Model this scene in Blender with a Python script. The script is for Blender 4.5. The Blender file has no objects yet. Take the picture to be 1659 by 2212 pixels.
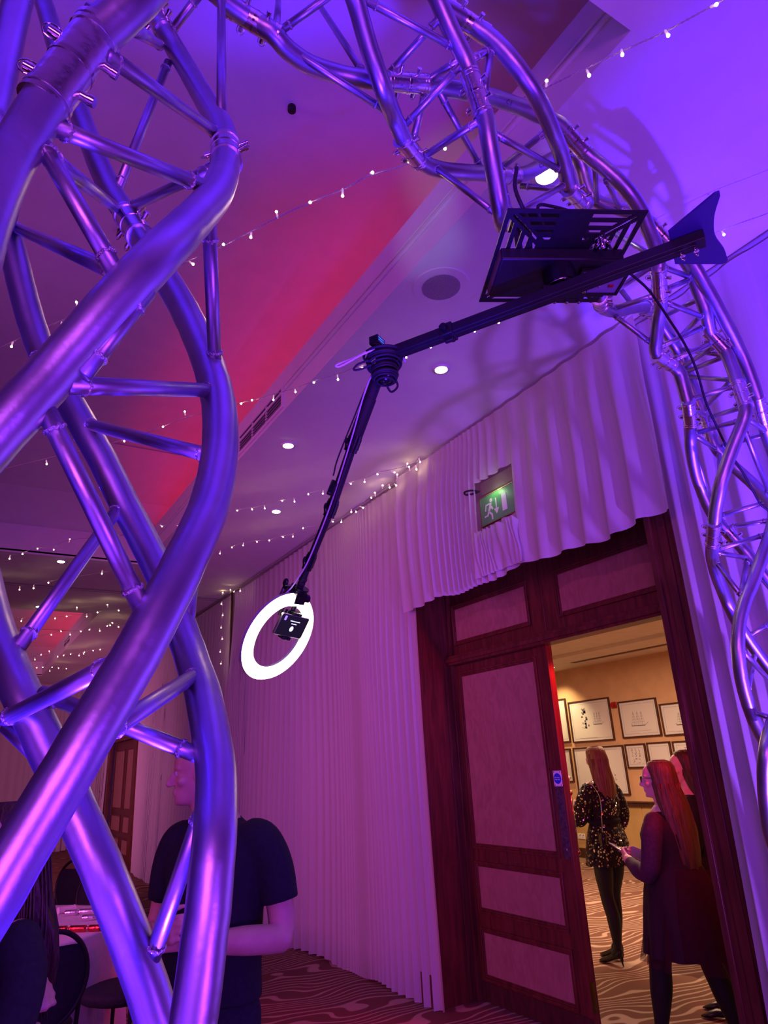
import bpy, bmesh, math, random
from mathutils import Vector, Matrix, Quaternion
random.seed(7)
PI = math.pi
S = bpy.context.scene
C = S.collection

# ------------------------------------------------------------------ camera
cam_d = bpy.data.cameras.new('camera'); cam = bpy.data.objects.new('camera', cam_d); C.objects.link(cam)
cam_d.sensor_fit = 'HORIZONTAL'; cam_d.sensor_width = 36.0; cam_d.lens = 36.0*1477/1659
cam_d.clip_start = 0.02; cam_d.clip_end = 200
R = Matrix(((0.85499393, -0.1394638, -0.49953501), (-0.51631727, -0.31989703, -0.79440693), (-0.04900876, 0.93713165, -0.34551759)))
cam.matrix_world = Matrix.Translation((0, 0, 1.65)) @ R.to_4x4()
S.camera = cam

# ------------------------------------------------------------------ exposure, world, room light
S.view_settings.view_transform = 'Standard'; S.view_settings.look = 'None'
S.view_settings.gamma = 1.0; S.view_settings.use_curve_mapping = False
S.view_settings.exposure = 0.0
W = bpy.data.worlds.new('room_glow'); S.world = W; W.use_nodes = True
W.node_tree.nodes['Background'].inputs[0].default_value = (0.34, 0.06, 0.48, 1)
W.node_tree.nodes['Background'].inputs[1].default_value = 0.038

def aim(o, to):
    d = Vector(to) - o.location
    o.rotation_euler = d.to_track_quat('-Z', 'Y').to_euler()
def spot(name, loc, to, col, e, size=60, blend=.5, r=.05):
    l = bpy.data.lights.new(name, 'SPOT'); l.color = col; l.energy = e; l.spot_size = math.radians(size); l.spot_blend = blend; l.shadow_soft_size = r
    o = bpy.data.objects.new(name, l); C.objects.link(o); o.location = loc; aim(o, to); return o
def area(name, loc, to, col, e, sx, sy=None):
    l = bpy.data.lights.new(name, 'AREA'); l.color = col; l.energy = e; l.size = sx
    if sy: l.shape = 'RECTANGLE'; l.size_y = sy
    o = bpy.data.objects.new(name, l); C.objects.link(o); o.location = loc; aim(o, to); return o
def point(name, loc, col, e, r=.05):
    l = bpy.data.lights.new(name, 'POINT'); l.color = col; l.energy = e; l.shadow_soft_size = r
    o = bpy.data.objects.new(name, l); C.objects.link(o); o.location = loc; return o

BLUE = (0.06, 0.012, 1.0); MAG = (0.92, 0.16, 0.62)
spot('blue_uplight_far_leg', (2.55, 0.95, 0.25), (3.35, 0.95, 4.1), BLUE, 1500, 50, .9, .035)
area('violet_ceiling_fill', (0.9, -1.6, 0.8), (2.4, 2.4, 4.1), (0.28, 0.035, 1.0), 72, 1.0, 1.0)  # added violet fill for the flat ceiling, no fitting stands here
area('violet_coffer_fill', (-0.6, 0.6, 1.2), (1.0, 1.9, 4.9), (0.30, 0.035, 0.9), 9, 1.2, 1.2)  # added soft fill that tints the coffer violet, not a hall lamp
spot('blue_uplight_near_leg', (0.30, 0.98, 0.06), (0.16, 0.92, 3.0), BLUE, 1500, 40, .5, .05)
spot('blue_uplight_near_leg_outer', (-0.30, 0.70, 0.10), (0.10, 1.0, 2.6), BLUE, 300, 42, .6, .05)
spot('magenta_coffer_fill', (-4.6, 3.4, 3.9), (1.76, 3.6, 4.26), (0.95, 0.13, 0.62), 230, 50, .9, .1)  # added spot that brightens the coffer lip in pink
spot('cool_beam_on_coffer_edge', (0.1, 1.6, 1.9), (1.78, 2.25, 4.33), (0.50, 0.55, 1.0), 60, 13, .9, .02)
for a_ in (area('magenta_wall_wash', (-2.5, 4.0, 2.3), (3.2, 6.6, 1.5), (0.86, 0.12, 0.62), 36, 2.2, 1.2),
           area('violet_wall_wash', (-1.6, -2.2, 2.1), (3.2, 3.6, 2.2), (0.56, 0.08, 0.95), 22, 1.8, 1.0),
           area('magenta_far_wash', (-2.5, 11.0, 2.0), (3.0, 17.0, 1.6), (0.9, 0.2, 0.52), 70, 2.5, 1.2)): a_.data.spread = math.radians(85)
spot('blue_curtain_fill', (2.35, -0.3, 0.15), (3.25, 1.0, 1.35), (0.30, 0.08, 1.0), 520, 76, .9, .06)  # added lamp, brightens the right curtain that the leg uplight leaves dim
area('red_led_strip_long', (2.02, 5.3, 4.28), (1.2, 5.3, 4.9), (1.0, 0.004, 0.008), 6.5, 5.4, 0.06)
area('red_led_strip_second', (2.05, 15.2, 4.25), (0.9, 15.2, 4.9), (1.0, 0.01, 0.05), 8, 6.0, 0.06)
area('foyer_ceiling_light', (6.6, 6.0, 3.05), (6.6, 6.0, 0), (1.0, 0.60, 0.42), 235, 2.2, 3.2)
spot('foyer_wall_washer', (8.9, 9.3, 3.08), (9.5, 9.3, 1.9), (1.0, 0.72, 0.36), 110, 85, .8, .05)
spot('foyer_red_light', (3.71, 2.46, 2.15), (3.85, 3.9, 1.4), (1.0, 0.02, 0.02), 36, 120, .6, .04)
spot('red_door_edge_boost', (3.88, 3.12, 2.36), (3.62, 3.66, 1.9), (1.0, 0.015, 0.015), 60, 60, .6, .03)  # extra spot added to boost the red on the leaf edge
spot('warm_downlight_beam', (1.3, 2.2, 4.0), (1.2, 1.5, 0), (1.0, 0.62, 0.5), 11, 95, .5, .05)

# ------------------------------------------------------------------ materials
MT = {}
def mat(name, col, rough=.6, metal=0.0, emit=None, es=0, spec=None, coat=0):
    if name in MT: return MT[name]
    m = bpy.data.materials.new(name); m.use_nodes = True; b = m.node_tree.nodes['Principled BSDF']
    b.inputs['Base Color'].default_value = (*col, 1); b.inputs['Roughness'].default_value = rough; b.inputs['Metallic'].default_value = metal
    if emit: b.inputs['Emission Color'].default_value = (*emit, 1); b.inputs['Emission Strength'].default_value = es
    if spec is not None: b.inputs['Specular IOR Level'].default_value = spec
    if coat: b.inputs['Coat Weight'].default_value = coat
    MT[name] = m; return m
def nodes(m): return m.node_tree.nodes, m.node_tree.links, m.node_tree.nodes['Principled BSDF']
def noise_mat(name, c1, c2, scale, rough=.6, metal=0, stretch=(1,1,1), bump=0, detail=5, dist=0, bscale=None, coat=0, p=(.35,.65)):
    m = mat(name, c1, rough, metal, coat=coat); n, l, b = nodes(m)
    tc = n.new('ShaderNodeTexCoord'); mp = n.new('ShaderNodeMapping'); mp.inputs['Scale'].default_value = stretch
    no = n.new('ShaderNodeTexNoise'); no.inputs['Scale'].default_value = scale; no.inputs['Detail'].default_value = detail; no.inputs['Distortion'].default_value = dist
    cr = n.new('ShaderNodeValToRGB'); cr.color_ramp.elements[0].position = p[0]; cr.color_ramp.elements[1].position = p[1]
    cr.color_ramp.elements[0].color = (*c1, 1); cr.color_ramp.elements[1].color = (*c2, 1)
    l.new(tc.outputs['Object'], mp.inputs[0]); l.new(mp.outputs[0], no.inputs['Vector']); l.new(no.outputs[0], cr.inputs[0]); l.new(cr.outputs[0], b.inputs['Base Color'])
    if bump:
        bn = n.new('ShaderNodeTexNoise'); bn.inputs['Scale'].default_value = bscale or scale; bn.inputs['Detail'].default_value = detail
        bu = n.new('ShaderNodeBump'); bu.inputs['Strength'].default_value = bump; bu.inputs['Distance'].default_value = .01
        l.new(mp.outputs[0], bn.inputs['Vector']); l.new(bn.outputs[0], bu.inputs['Height']); l.new(bu.outputs[0], b.inputs['Normal'])
    return m
alu = noise_mat('brushed_aluminium', (.43,.43,.49), (.54,.54,.60), 9, .38, 1.0, bump=.05, bscale=60)
alu2 = noise_mat('bright_aluminium', (.8,.8,.8), (.9,.9,.9), 20, .24, 1.0, bump=.08, bscale=90)
weldm = noise_mat('weld_metal', (.6,.6,.62), (.85,.85,.85), 120, .25, 1.0, bump=.8, bscale=260)
steel = mat('polished_steel', (.75,.74,.72), .15, 1.0)
plaster = noise_mat('white_plaster', (.78,.77,.77), (.82,.81,.80), 6, .75, bump=.05, bscale=40)
creamp = noise_mat('cream_plaster', (.70,.62,.50), (.76,.68,.56), 5, .8, bump=.04, bscale=60)
beige = noise_mat('beige_wall_paint', (.60,.36,.19), (.66,.41,.22), 4, .75, bump=.05, bscale=80)
beige2 = noise_mat('ochre_wall_panel', (.50,.33,.12), (.55,.37,.15), 4, .75, bump=.05, bscale=80)
wallm = noise_mat('hall_wall_paint', (.62,.52,.46), (.66,.56,.50), 4, .8)
wood = noise_mat('dark_mahogany', (.085,.022,.012), (.16,.045,.022), 5, .38, stretch=(6,6,.6), bump=.08, dist=.6)
woodlt = noise_mat('burr_veneer', (.33,.18,.12), (.41,.235,.165), 7, .42, stretch=(2.2,2.2,1), bump=.05, dist=1.4, detail=8)
darkwood = noise_mat('dark_frame_wood', (.05,.018,.012), (.09,.03,.02), 8, .4, stretch=(4,4,1))
black = noise_mat('black_powder_coat', (.006,.006,.008), (.010,.010,.012), 40, .5, bump=.05, bscale=300)
blackg = mat('black_gloss_plastic', (.008,.008,.01), .22)
rubber = mat('black_rubber', (.012,.012,.013), .65)
navy = mat('navy_coated_plate', (.05,.03,.28), .5)
whitepl = mat('white_plastic', (.8,.8,.8), .35)
cable_w = mat('white_cable', (.75,.73,.75), .45)
paper = mat('print_paper', (.72,.70,.66), .5, coat=1.0); MT['print_paper'].node_tree.nodes['Principled BSDF'].inputs['Coat Roughness'].default_value = .02
ink = mat('printing_ink', (.10,.10,.12), .6)
skin = noise_mat('skin', (.62,.36,.26), (.70,.43,.32), 18, .5, bump=.06, bscale=120)
skinf = noise_mat('fair_skin', (.74,.50,.42), (.80,.57,.48), 18, .48, bump=.04, bscale=120)
clothb = noise_mat('black_cloth', (.006,.007,.014), (.012,.013,.022), 60, .85, bump=.3, bscale=12)
navyc = noise_mat('navy_tshirt_cotton', (.004,.005,.014), (.008,.009,.022), 60, .85, bump=.9, bscale=7, detail=2, dist=.8)
denim = noise_mat('dark_denim', (.006,.007,.018), (.014,.015,.03), 90, .9, bump=.2)
maroon = noise_mat('maroon_chiffon', (.016,.003,.008), (.024,.005,.012), 40, .8, bump=.2, bscale=14)
tights = mat('black_tights', (.007,.006,.008), .6)
shoe = mat('black_shoe_leather', (.006,.006,.007), .3)
chairm = noise_mat('dark_chair_cover', (.008,.008,.016), (.014,.014,.024), 50, .8)
linen = noise_mat('white_table_linen', (.72,.71,.72), (.78,.77,.78), 30, .85, bump=.15, bscale=90)
silver = noise_mat('silver_foil', (.72,.70,.72), (.95,.92,.95), 25, .2, 1.0, bump=.5, bscale=60)
redfoil = noise_mat('red_foil', (.6,.03,.04), (.8,.08,.08), 25, .2, 1.0, bump=.5, bscale=60)
redpl = mat('red_plastic', (.35,.01,.01), .35)
greyb = mat('grille_grey', (.33,.31,.34), .7)
bulbm = mat('lit_bulb', (1,.8,.5), .3, emit=(1.0,.66,.34), es=42)
bulbc = mat('clear_bulb_sleeve', (.9,.85,.8), .25, emit=(1.0,.62,.45), es=.35)
lampm = mat('lit_downlight', (1,1,1), .3, emit=(1.0,.82,.62), es=22)
lampf = mat('lit_foyer_downlight', (1,1,1), .3, emit=(1.0,.85,.6), es=9)
ringm = mat('lit_ring_diffuser', (1,1,1), .3, emit=(1.0,.88,.66), es=6.0)
tanpl = mat('ring_housing_plastic', (.45,.40,.35), .4)
screenm = mat('dark_phone_screen', (.01,.01,.012), .3, spec=.2, emit=(.05,.045,.07), es=.12)
scrw = mat('lit_screen_white', (1,1,1), .3, emit=(.8,.9,1), es=1.5)
scrp = mat('lit_screen_violet', (.4,.2,1), .3, emit=(.35,.2,1), es=1.3)
lcd = mat('lit_blue_display', (0,.3,.9), .3, emit=(.02,.25,1), es=1.6)
signg = noise_mat('green_sign_film', (.10,.36,.12), (.14,.44,.16), 3, .35); 
signw = mat('white_sign_film', (.75,.78,.72), .4)
signblue = mat('blue_sign_film', (.02,.06,.62), .4)
glass_lens = mat('spectacle_lens', (.35,.3,.35), .05, spec=.8)
brassm = mat('brass', (.75,.48,.2), .2, 1.0)
pewter = noise_mat('antique_pewter', (.16,.13,.18), (.28,.23,.3), 40, .4, .9, bump=.2)
hairbr = [None]
def hair_mat(name, c1, c2, sc=90):
    m = noise_mat(name, c1, c2, sc, .42, stretch=(1,1,.04), bump=.6, bscale=sc*1.3, p=(.3,.7)); return m
hair1 = hair_mat('auburn_blonde_hair', (.16,.065,.03), (.38,.17,.08))
hair2 = hair_mat('long_brown_hair', (.085,.042,.026), (.19,.095,.055))
hair3 = hair_mat('dark_brown_hair', (.04,.015,.01), (.09,.035,.02))
hair4 = hair_mat('near_brown_hair', (.035,.016,.010), (.085,.04,.022))
hair5 = hair_mat('short_grey_hair', (.06,.05,.045), (.14,.12,.11), 160)

def drape_mat(name, trans=.35, sheer=0.0, col=(.80,.78,.80)):
    m = bpy.data.materials.new(name); m.use_nodes = True; n = m.node_tree.nodes; l = m.node_tree.links
    n.remove(n['Principled BSDF']); out = n['Material Output']
    d = n.new('ShaderNodeBsdfDiffuse'); t = n.new('ShaderNodeBsdfTranslucent'); mx = n.new('ShaderNodeMixShader'); mx.inputs[0].default_value = trans
    tc = n.new('ShaderNodeTexCoord'); mp = n.new('ShaderNodeMapping'); mp.inputs['Scale'].default_value = (1, 1, .02)
    no = n.new('ShaderNodeTexNoise'); no.inputs['Scale'].default_value = 55; cr = n.new('ShaderNodeValToRGB')
    cr.color_ramp.elements[0].color = (*[c*.90 for c in col], 1); cr.color_ramp.elements[1].color = (*col, 1)
    l.new(tc.outputs['Object'], mp.inputs[0]); l.new(mp.outputs[0], no.inputs['Vector']); l.new(no.outputs[0], cr.inputs[0])
    l.new(cr.outputs[0], d.inputs[0]); l.new(cr.outputs[0], t.inputs[0]); l.new(d.outputs[0], mx.inputs[1]); l.new(t.outputs[0], mx.inputs[2])
    last = mx
    if sheer:
        tr = n.new('ShaderNodeBsdfTransparent'); m2 = n.new('ShaderNodeMixShader'); m2.inputs[0].default_value = sheer
        l.new(mx.outputs[0], m2.inputs[1]); l.new(tr.outputs[0], m2.inputs[2]); last = m2
    l.new(last.outputs[0], out.inputs[0]); return m
drape_m = drape_mat('white_voile')
sheer_m = drape_mat('sheer_voile', .4, .35)
tulle_m = drape_mat('sheer_maroon_tulle', .3, .5, (.10,.02,.04))

def carpet_mat():
    m = mat('swirl_carpet', (.2,.1,.06), .95, spec=.1); n, l, b = nodes(m)
    tc = n.new('ShaderNodeTexCoord'); mp = n.new('ShaderNodeMapping'); mp.inputs['Rotation'].default_value = (0,0,math.radians(8)); mp.inputs['Scale'].default_value = (1,1,1)
    mp2 = n.new('ShaderNodeMapping'); mp2.inputs['Scale'].default_value = (.8,1.25,1)
    wn = n.new('ShaderNodeTexNoise'); wn.inputs['Scale'].default_value = 1.5; wn.inputs['Detail'].default_value = 1.3; wn.inputs['Roughness'].default_value = .4
    sx = n.new('ShaderNodeSeparateXYZ'); m1 = n.new('ShaderNodeMath'); m1.operation = 'MULTIPLY'; m1.inputs[1].default_value = 66
    m2 = n.new('ShaderNodeMath'); m2.operation = 'MULTIPLY'; m2.inputs[1].default_value = 74; m3 = n.new('ShaderNodeMath'); m3.operation = 'ADD'; m4 = n.new('ShaderNodeMath'); m4.operation = 'SINE'
    m5 = n.new('ShaderNodeMapRange'); m5.inputs['From Min'].default_value = -1
    cr = n.new('ShaderNodeValToRGB'); e = cr.color_ramp.elements
    e[0].position = .76; e[0].color = (.23,.115,.075,1); e[1].position = .9; e[1].color = (.58,.42,.29,1)
    fn = n.new('ShaderNodeTexNoise'); fn.inputs['Scale'].default_value = 260; mx = n.new('ShaderNodeMixRGB'); mx.blend_type = 'MULTIPLY'; mx.inputs[0].default_value = .35
    l.new(tc.outputs['Object'], mp.inputs[0]); l.new(mp.outputs[0], mp2.inputs[0]); l.new(mp2.outputs[0], wn.inputs['Vector']); l.new(wn.outputs[0], m1.inputs[0]); l.new(mp.outputs[0], sx.inputs[0]); l.new(sx.outputs[1], m2.inputs[0])
    l.new(m1.outputs[0], m3.inputs[0]); l.new(m2.outputs[0], m3.inputs[1]); l.new(m3.outputs[0], m4.inputs[0]); l.new(m4.outputs[0], m5.inputs['Value']); l.new(m5.outputs[0], cr.inputs[0])
    l.new(tc.outputs['Object'], fn.inputs['Vector']); l.new(cr.outputs[0], mx.inputs[1]); l.new(fn.outputs[0], mx.inputs[2]); l.new(mx.outputs[0], b.inputs['Base Color'])
    bu = n.new('ShaderNodeBump'); bu.inputs['Strength'].default_value = .4; bu.inputs['Distance'].default_value = .004; l.new(fn.outputs[0], bu.inputs['Height']); l.new(bu.outputs[0], b.inputs['Normal'])
    return m
carpet = carpet_mat()
def sequin_mat():
    m = mat('sequin_fabric', (.012,.006,.008), .6); n, l, b = nodes(m)
    tc = n.new('ShaderNodeTexCoord'); vo = n.new('ShaderNodeTexVoronoi'); vo.inputs['Scale'].default_value = 52
    lt = n.new('ShaderNodeMath'); lt.operation = 'LESS_THAN'; lt.inputs[1].default_value = .36
    sx = n.new('ShaderNodeSeparateXYZ'); gt = n.new('ShaderNodeMath'); gt.operation = 'GREATER_THAN'; gt.inputs[1].default_value = .42
    mu = n.new('ShaderNodeMath'); mu.operation = 'MULTIPLY'
    mc = n.new('ShaderNodeMixRGB'); mc.inputs[1].default_value = (.012,.006,.008,1); mc.inputs[2].default_value = (.95,.78,.6,1)
    vm = n.new('ShaderNodeVectorMath'); vm.operation = 'SUBTRACT'; vm.inputs[1].default_value = (.5,.5,.5)
    vs = n.new('ShaderNodeVectorMath'); vs.operation = 'SCALE'; vs.inputs['Scale'].default_value = 1.5
    ge = n.new('ShaderNodeNewGeometry'); va = n.new('ShaderNodeVectorMath'); va.operation = 'ADD'; vn = n.new('ShaderNodeVectorMath'); vn.operation = 'NORMALIZE'
    l.new(tc.outputs['Object'], vo.inputs['Vector']); l.new(vo.outputs['Distance'], lt.inputs[0]); l.new(vo.outputs['Color'], sx.inputs[0]); l.new(sx.outputs[1], gt.inputs[0])
    l.new(lt.outputs[0], mu.inputs[0]); l.new(gt.outputs[0], mu.inputs[1]); l.new(mu.outputs[0], mc.inputs[0]); l.new(mc.outputs[0], b.inputs['Base Color']); l.new(mu.outputs[0], b.inputs['Metallic'])
    rr = n.new('ShaderNodeMapRange'); rr.inputs['To Min'].default_value = .7; rr.inputs['To Max'].default_value = .28; l.new(mu.outputs[0], rr.inputs['Value']); l.new(rr.outputs[0], b.inputs['Roughness'])
    l.new(vo.outputs['Color'], vm.inputs[0]); l.new(vm.outputs[0], vs.inputs[0]); l.new(ge.outputs['Normal'], va.inputs[0]); l.new(vs.outputs[0], va.inputs[1]); l.new(va.outputs[0], vn.inputs[0]); l.new(vn.outputs[0], b.inputs['Normal'])
    return m
sequin = sequin_mat()

# ------------------------------------------------------------------ mesh helpers
def new(): return bmesh.new()
def obj(name, bm, m, parent=None, smooth=True, loc=None, mats=None, merge=None):
    if merge: bmesh.ops.remove_doubles(bm, verts=bm.verts, dist=merge)
    me = bpy.data.meshes.new(name); bm.to_mesh(me); bm.free()
    for x in (mats or [m]): me.materials.append(x)
    if smooth: me.polygons.foreach_set('use_smooth', [True]*len(me.polygons))
    o = bpy.data.objects.new(name, me); C.objects.link(o)
    if parent: o.parent = parent
    if loc: o.location = loc
    return o
def sharp(o, ang=35):
    me = o.data
    me.polygons.foreach_set('use_smooth', [True]*len(me.polygons))
    b = bmesh.new(); b.from_mesh(me); a = math.radians(ang)
    for e in b.edges: e.smooth = not (len(e.link_faces) == 2 and e.calc_face_angle(0) > a)
    b.to_mesh(me); b.free(); return o
def bev(o, w=.003, seg=2):
    md = o.modifiers.new('bevel', 'BEVEL'); md.width = w; md.segments = seg; md.limit_method = 'ANGLE'; md.angle_limit = math.radians(40); return o
def thing(name, label, cat, loc=(0,0,0), rotz=0, group=None):
    o = bpy.data.objects.new(name, None); o.empty_display_size = .1; C.objects.link(o); o.location = loc; o.rotation_euler = (0,0,rotz)
    o['label'] = label; o['category'] = cat
    if group: o['group'] = group
    return o
def tag(o, label, cat, group=None):
    o['label'] = label; o['category'] = cat
    if group: o['group'] = group
    return o
def struct(name, bm, m, smooth=False, parent=None):
    o = obj(name, bm, m, parent, smooth)
    if not parent: o['kind'] = 'structure'
    return o
def box(bm, x0, x1, y0, y1, z0, z1, mx=None, mi=0):
    vs = [Vector((x,y,z)) for z in (z0,z1) for y in (y0,y1) for x in (x0,x1)]
    if mx: vs = [mx @ v for v in vs]
    v = [bm.verts.new(p) for p in vs]
    for f in ((0,2,3,1),(4,5,7,6),(0,1,5,4),(2,6,7,3),(0,4,6,2),(1,3,7,5)):
        bm.faces.new([v[i] for i in f]).material_index = mi
def quad(bm, *pts, mi=0):
    bm.faces.new([bm.verts.new(p) for p in pts]).material_index = mi
def frames(pts):
    n = len(pts); T = []
    for i in range(n):
        t = (pts[min(i+1,n-1)] - pts[max(i-1,0)])
        T.append(t.normalized() if t.length > 1e-9 else Vector((0,0,1)))
    a = Vector((0,0,1)) if abs(T[0].z) < .9 else Vector((1,0,0))
    u = T[0].cross(a).normalized(); out = []
    for i in range(n):
        u = (u - T[i]*u.dot(T[i])).normalized(); out.append((u, T[i].cross(u)))
    return T, out
def tube(bm, pts, r, seg=12, cap=True, mi=0, flat=1.0):
    pts = [Vector(p) for p in pts]
    T, F = frames(pts); rings = []
    for i, p in enumerate(pts):
        ri = r[i] if isinstance(r, (list, tuple)) else r
        u, v = F[i]
        rings.append([bm.verts.new(p + u*math.cos(2*PI*k/seg)*ri + v*math.sin(2*PI*k/seg)*ri*flat) for k in range(seg)])
    for a, b in zip(rings, rings[1:]):
        for k in range(seg):
            bm.faces.new((a[k], a[(k+1)%seg], b[(k+1)%seg], b[k])).material_index = mi
    if cap:
        bm.faces.new(rings[0][::-1]).material_index = mi; bm.faces.new(rings[-1]).material_index = mi
def cyl(bm, p0, p1, r, seg=20, r2=None, mi=0): tube(bm, [p0, p1], [r, r if r2 is None else r2], seg, True, mi)
def ball(bm, c, rx, ry=None, rz=None, seg=14, rot=None, mi=0):
    ry = rx if ry is None else ry; rz = rx if rz is None else rz
    m = Matrix.Translation(c) @ (rot.to_4x4() if rot else Matrix.Identity(4)) @ Matrix.Diagonal((rx, ry, rz, 1))
    r = bmesh.ops.create_uvsphere(bm, u_segments=seg, v_segments=max(6, seg*2//3), radius=1, matrix=m)
    for f in {f for v in r['verts'] for f in v.link_faces}: f.material_index = mi
def loft(bm, rings, close=True, mi=0):
    R_ = [[bm.verts.new(p) for p in r] for r in rings]; n = len(R_[0])
    for a, b in zip(R_, R_[1:]):
        for k in range(n if close else n-1):
            bm.faces.new((a[k], a[(k+1)%n], b[(k+1)%n], b[k])).material_index = mi
    return R_
def ell(cx, cy, z, rx, ry, n=28, f=None, sq=1.0):
    o = []
    for k in range(n):
        a = 2*PI*k/n; c, s = math.cos(a), math.sin(a)
        c = math.copysign(abs(c)**sq, c); s = math.copysign(abs(s)**sq, s)
        w = 1 + (f(a, z) if f else 0)
        o.append(Vector((cx + rx*c*w, cy + ry*s*w, z)))
    return o
def smoothstep(x): x = max(0, min(1, x)); return x*x*(3-2*x)
def catmull(P, n=6):
    P = [Vector(p) for p in P]; Q = [P[0]*2-P[1]] + P + [P[-1]*2-P[-2]]; out = []
    for i in range(1, len(Q)-2):
        a, b, c, d = Q[i-1:i+3]
        for k in range(n):
            t = k/n; out.append(.5*((2*b)+(c-a)*t+(2*a-5*b+4*c-d)*t*t+(3*b-a-3*c+d)*t**3))
    out.append(P[-1]); return out
def curve_text(txt, size, m, name, parent, mx, ext=.0005):
    cu = bpy.data.curves.new(name, 'FONT'); cu.body = txt; cu.size = size; cu.extrude = ext; cu.align_x = 'CENTER'; cu.align_y = 'CENTER'
    o = bpy.data.objects.new(name, cu); C.objects.link(o)
    bpy.context.view_layer.update()
    me = bpy.data.meshes.new_from_object(o); bpy.data.objects.remove(o); me.materials.clear(); me.materials.append(m)
    me.transform(mx); o = bpy.data.objects.new(name, me); C.objects.link(o)
    if parent: o.parent = parent
    return o
# ================================================================== THE ROOM
ZC = 4.1
bm = new(); box(bm, -9, 3.66, -6, 21, -.06, 0); box(bm, 3.66, 9.7, -1, 13, -.06, 0); struct('floor', bm, carpet)
# ceiling with two raised coffers
bm = new(); CX = 1.76
def slab(x0, x1, y0, y1): box(bm, x0, x1, y0, y1, ZC, ZC+.04)
slab(CX+.03, 3.7, -6, 21); slab(-9, CX+.03, -6, .95); slab(-9, CX+.03, 8.45, 11.45); slab(-9, CX+.03, 19.0, 21); slab(-9, -5.5, .95, 8.45); slab(-9, -5.5, 11.45, 19.0)
struct('ceiling', bm, plaster)
for i, (ya, yb, xb) in enumerate(((.95, 8.45, CX), (11.45, 19.0, CX))):
    bm = new()
    t = .03
    box(bm, xb+.001, xb+t, ya-t, yb+t, ZC-.0005, 4.44)                      # lip towards the door wall
    box(bm, -5.5, xb, ya-t, ya, ZC+.02, 4.44); box(bm, -5.5, xb, yb, yb+t, ZC+.02, 4.44)
    # cornice bead running along the long face
    tube(bm, [(xb-.006, ya, 4.255), (xb-.006, yb, 4.255)], .010, 10)
    tube(bm, [(xb-.004, ya, 4.30), (xb-.004, yb, 4.30)], .006, 8)
    struct('trim_%d' % (i+1), bm, plaster)
    bm = new(); zr = 4.98
    # light cove behind the lip, then the vaulted inner ceiling: hipped ends rising to a flat
    box(bm, xb+t, xb+.42, ya-.3, yb+.3, 4.16, 4.20); box(bm, xb+.42, xb+.46, ya-.3, yb+.3, 4.16, zr); box(bm, -5.9, xb+.46, ya-.34, ya-.3, 4.16, zr)
    for zz0, zz1, d0, d1 in ((4.44, 4.52, 0, 0), ):
        pass
    box(bm, -5.9, xb+.46, ya-.34, yb+.4, zr-.02, zr+.02)
    quad(bm, (-5.5, yb+.03, 4.44), (xb+.44, yb+.03, 4.44), (xb+.44, yb-.5, 4.72), (-5.5, yb-.5, 4.72))
    quad(bm, (-5.5, yb-.5, 4.72), (xb+.44, yb-.5, 4.72), (xb+.44, yb-1.5, zr-.03), (-5.5, yb-1.5, zr-.03))
    box(bm, -5.6, -5.5, ya, yb, ZC+.02, zr)
    struct('ceiling_vault_%d' % (i+1), bm, plaster)
# shallow recessed line across the far ceiling
bm = new(); box(bm, -9, 3.2, 9.86, 9.90, ZC-.004, ZC+.004); box(bm, -9, 3.2, 9.98, 9.995, ZC-.004, ZC+.004); struct('trim_3', bm, greyb)
# walls of the hall: door wall (with its two openings), end wall, wall behind
DY0, DY1, DZ = 2.37, 4.75, 3.06
bm = new()
box(bm, 3.3, 3.66, -6, DY0, 0, ZC+.04); box(bm, 3.3, 3.66, DY1, 15.0, 0, ZC+.04); box(bm, 3.3, 3.66, DY0, DY1, DZ, ZC+.04)
box(bm, 3.3, 3.66, 15.0, 17.6, 2.42, ZC+.04); box(bm, 3.3, 3.66, 17.6, 21, 0, ZC+.04)
struct('wall_right', bm, wallm)
bm = new(); box(bm, -9, 3.66, 20.6, 20.8, 0, ZC); struct('wall_back', bm, wallm)

# ------------------------------------------------------------------ double-door frame, transom and leaf
XL = 3.60
fr = bpy.data.objects.new('door_1', None); C.objects.link(fr); fr['kind'] = 'structure'; fr.location = (3.45, 3.56, 0)
def in_door(name, bm, m): o = obj(name, bm, m, None, False); o.parent = fr; o.matrix_parent_inverse = Matrix.Translation((-3.45, -3.56, 0)); return bev(sharp(o), .002, 2)
bm = new()
for (a, b_) in ((DY1, DY1+.24), (DY0-.24, DY0)):
    box(bm, 3.262, 3.30, a, b_, .0, 3.10)
    s = 1 if a > 3 else -1; e = a if s > 0 else b_
    for o_, w_, d_ in ((.0, .035, .018), (.075, .05, .012), (.17, .03, .02)):
        y0, y1 = (e+s*o_, e+s*(o_+w_)); box(bm, 3.262-d_, 3.264, min(y0,y1), max(y0,y1), .20, 3.10)
    box(bm, 3.232, 3.264, a-.004, b_+.004, 0, .20)
box(bm, 3.262, 3.30, DY0-.24, DY1+.24, 3.06, 3.22)
in_door('casing', bm, wood)
bm = new(); box(bm, 3.28, 3.66, DY1-.001, DY1+.03, 0, DZ); box(bm, 3.28, 3.66, DY0-.03, DY0+.001, 0, DZ); box(bm, 3.28, 3.66, DY0, DY1, DZ-.03, DZ)
box(bm, XL-.04, 3.66, DY1-.03, DY1, 0, DZ); box(bm, 3.50, 3.52, DY1-.012, DY1, 0, 2.42)
in_door('door_lining', bm, wood)
bm = new(); box(bm, XL-.07, 3.66, DY0, DY1, 2.40, 2.475); box(bm, XL-.085, XL-.06, DY0, DY1, 2.42, 2.45); in_door('transom_rail', bm, wood)
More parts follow.
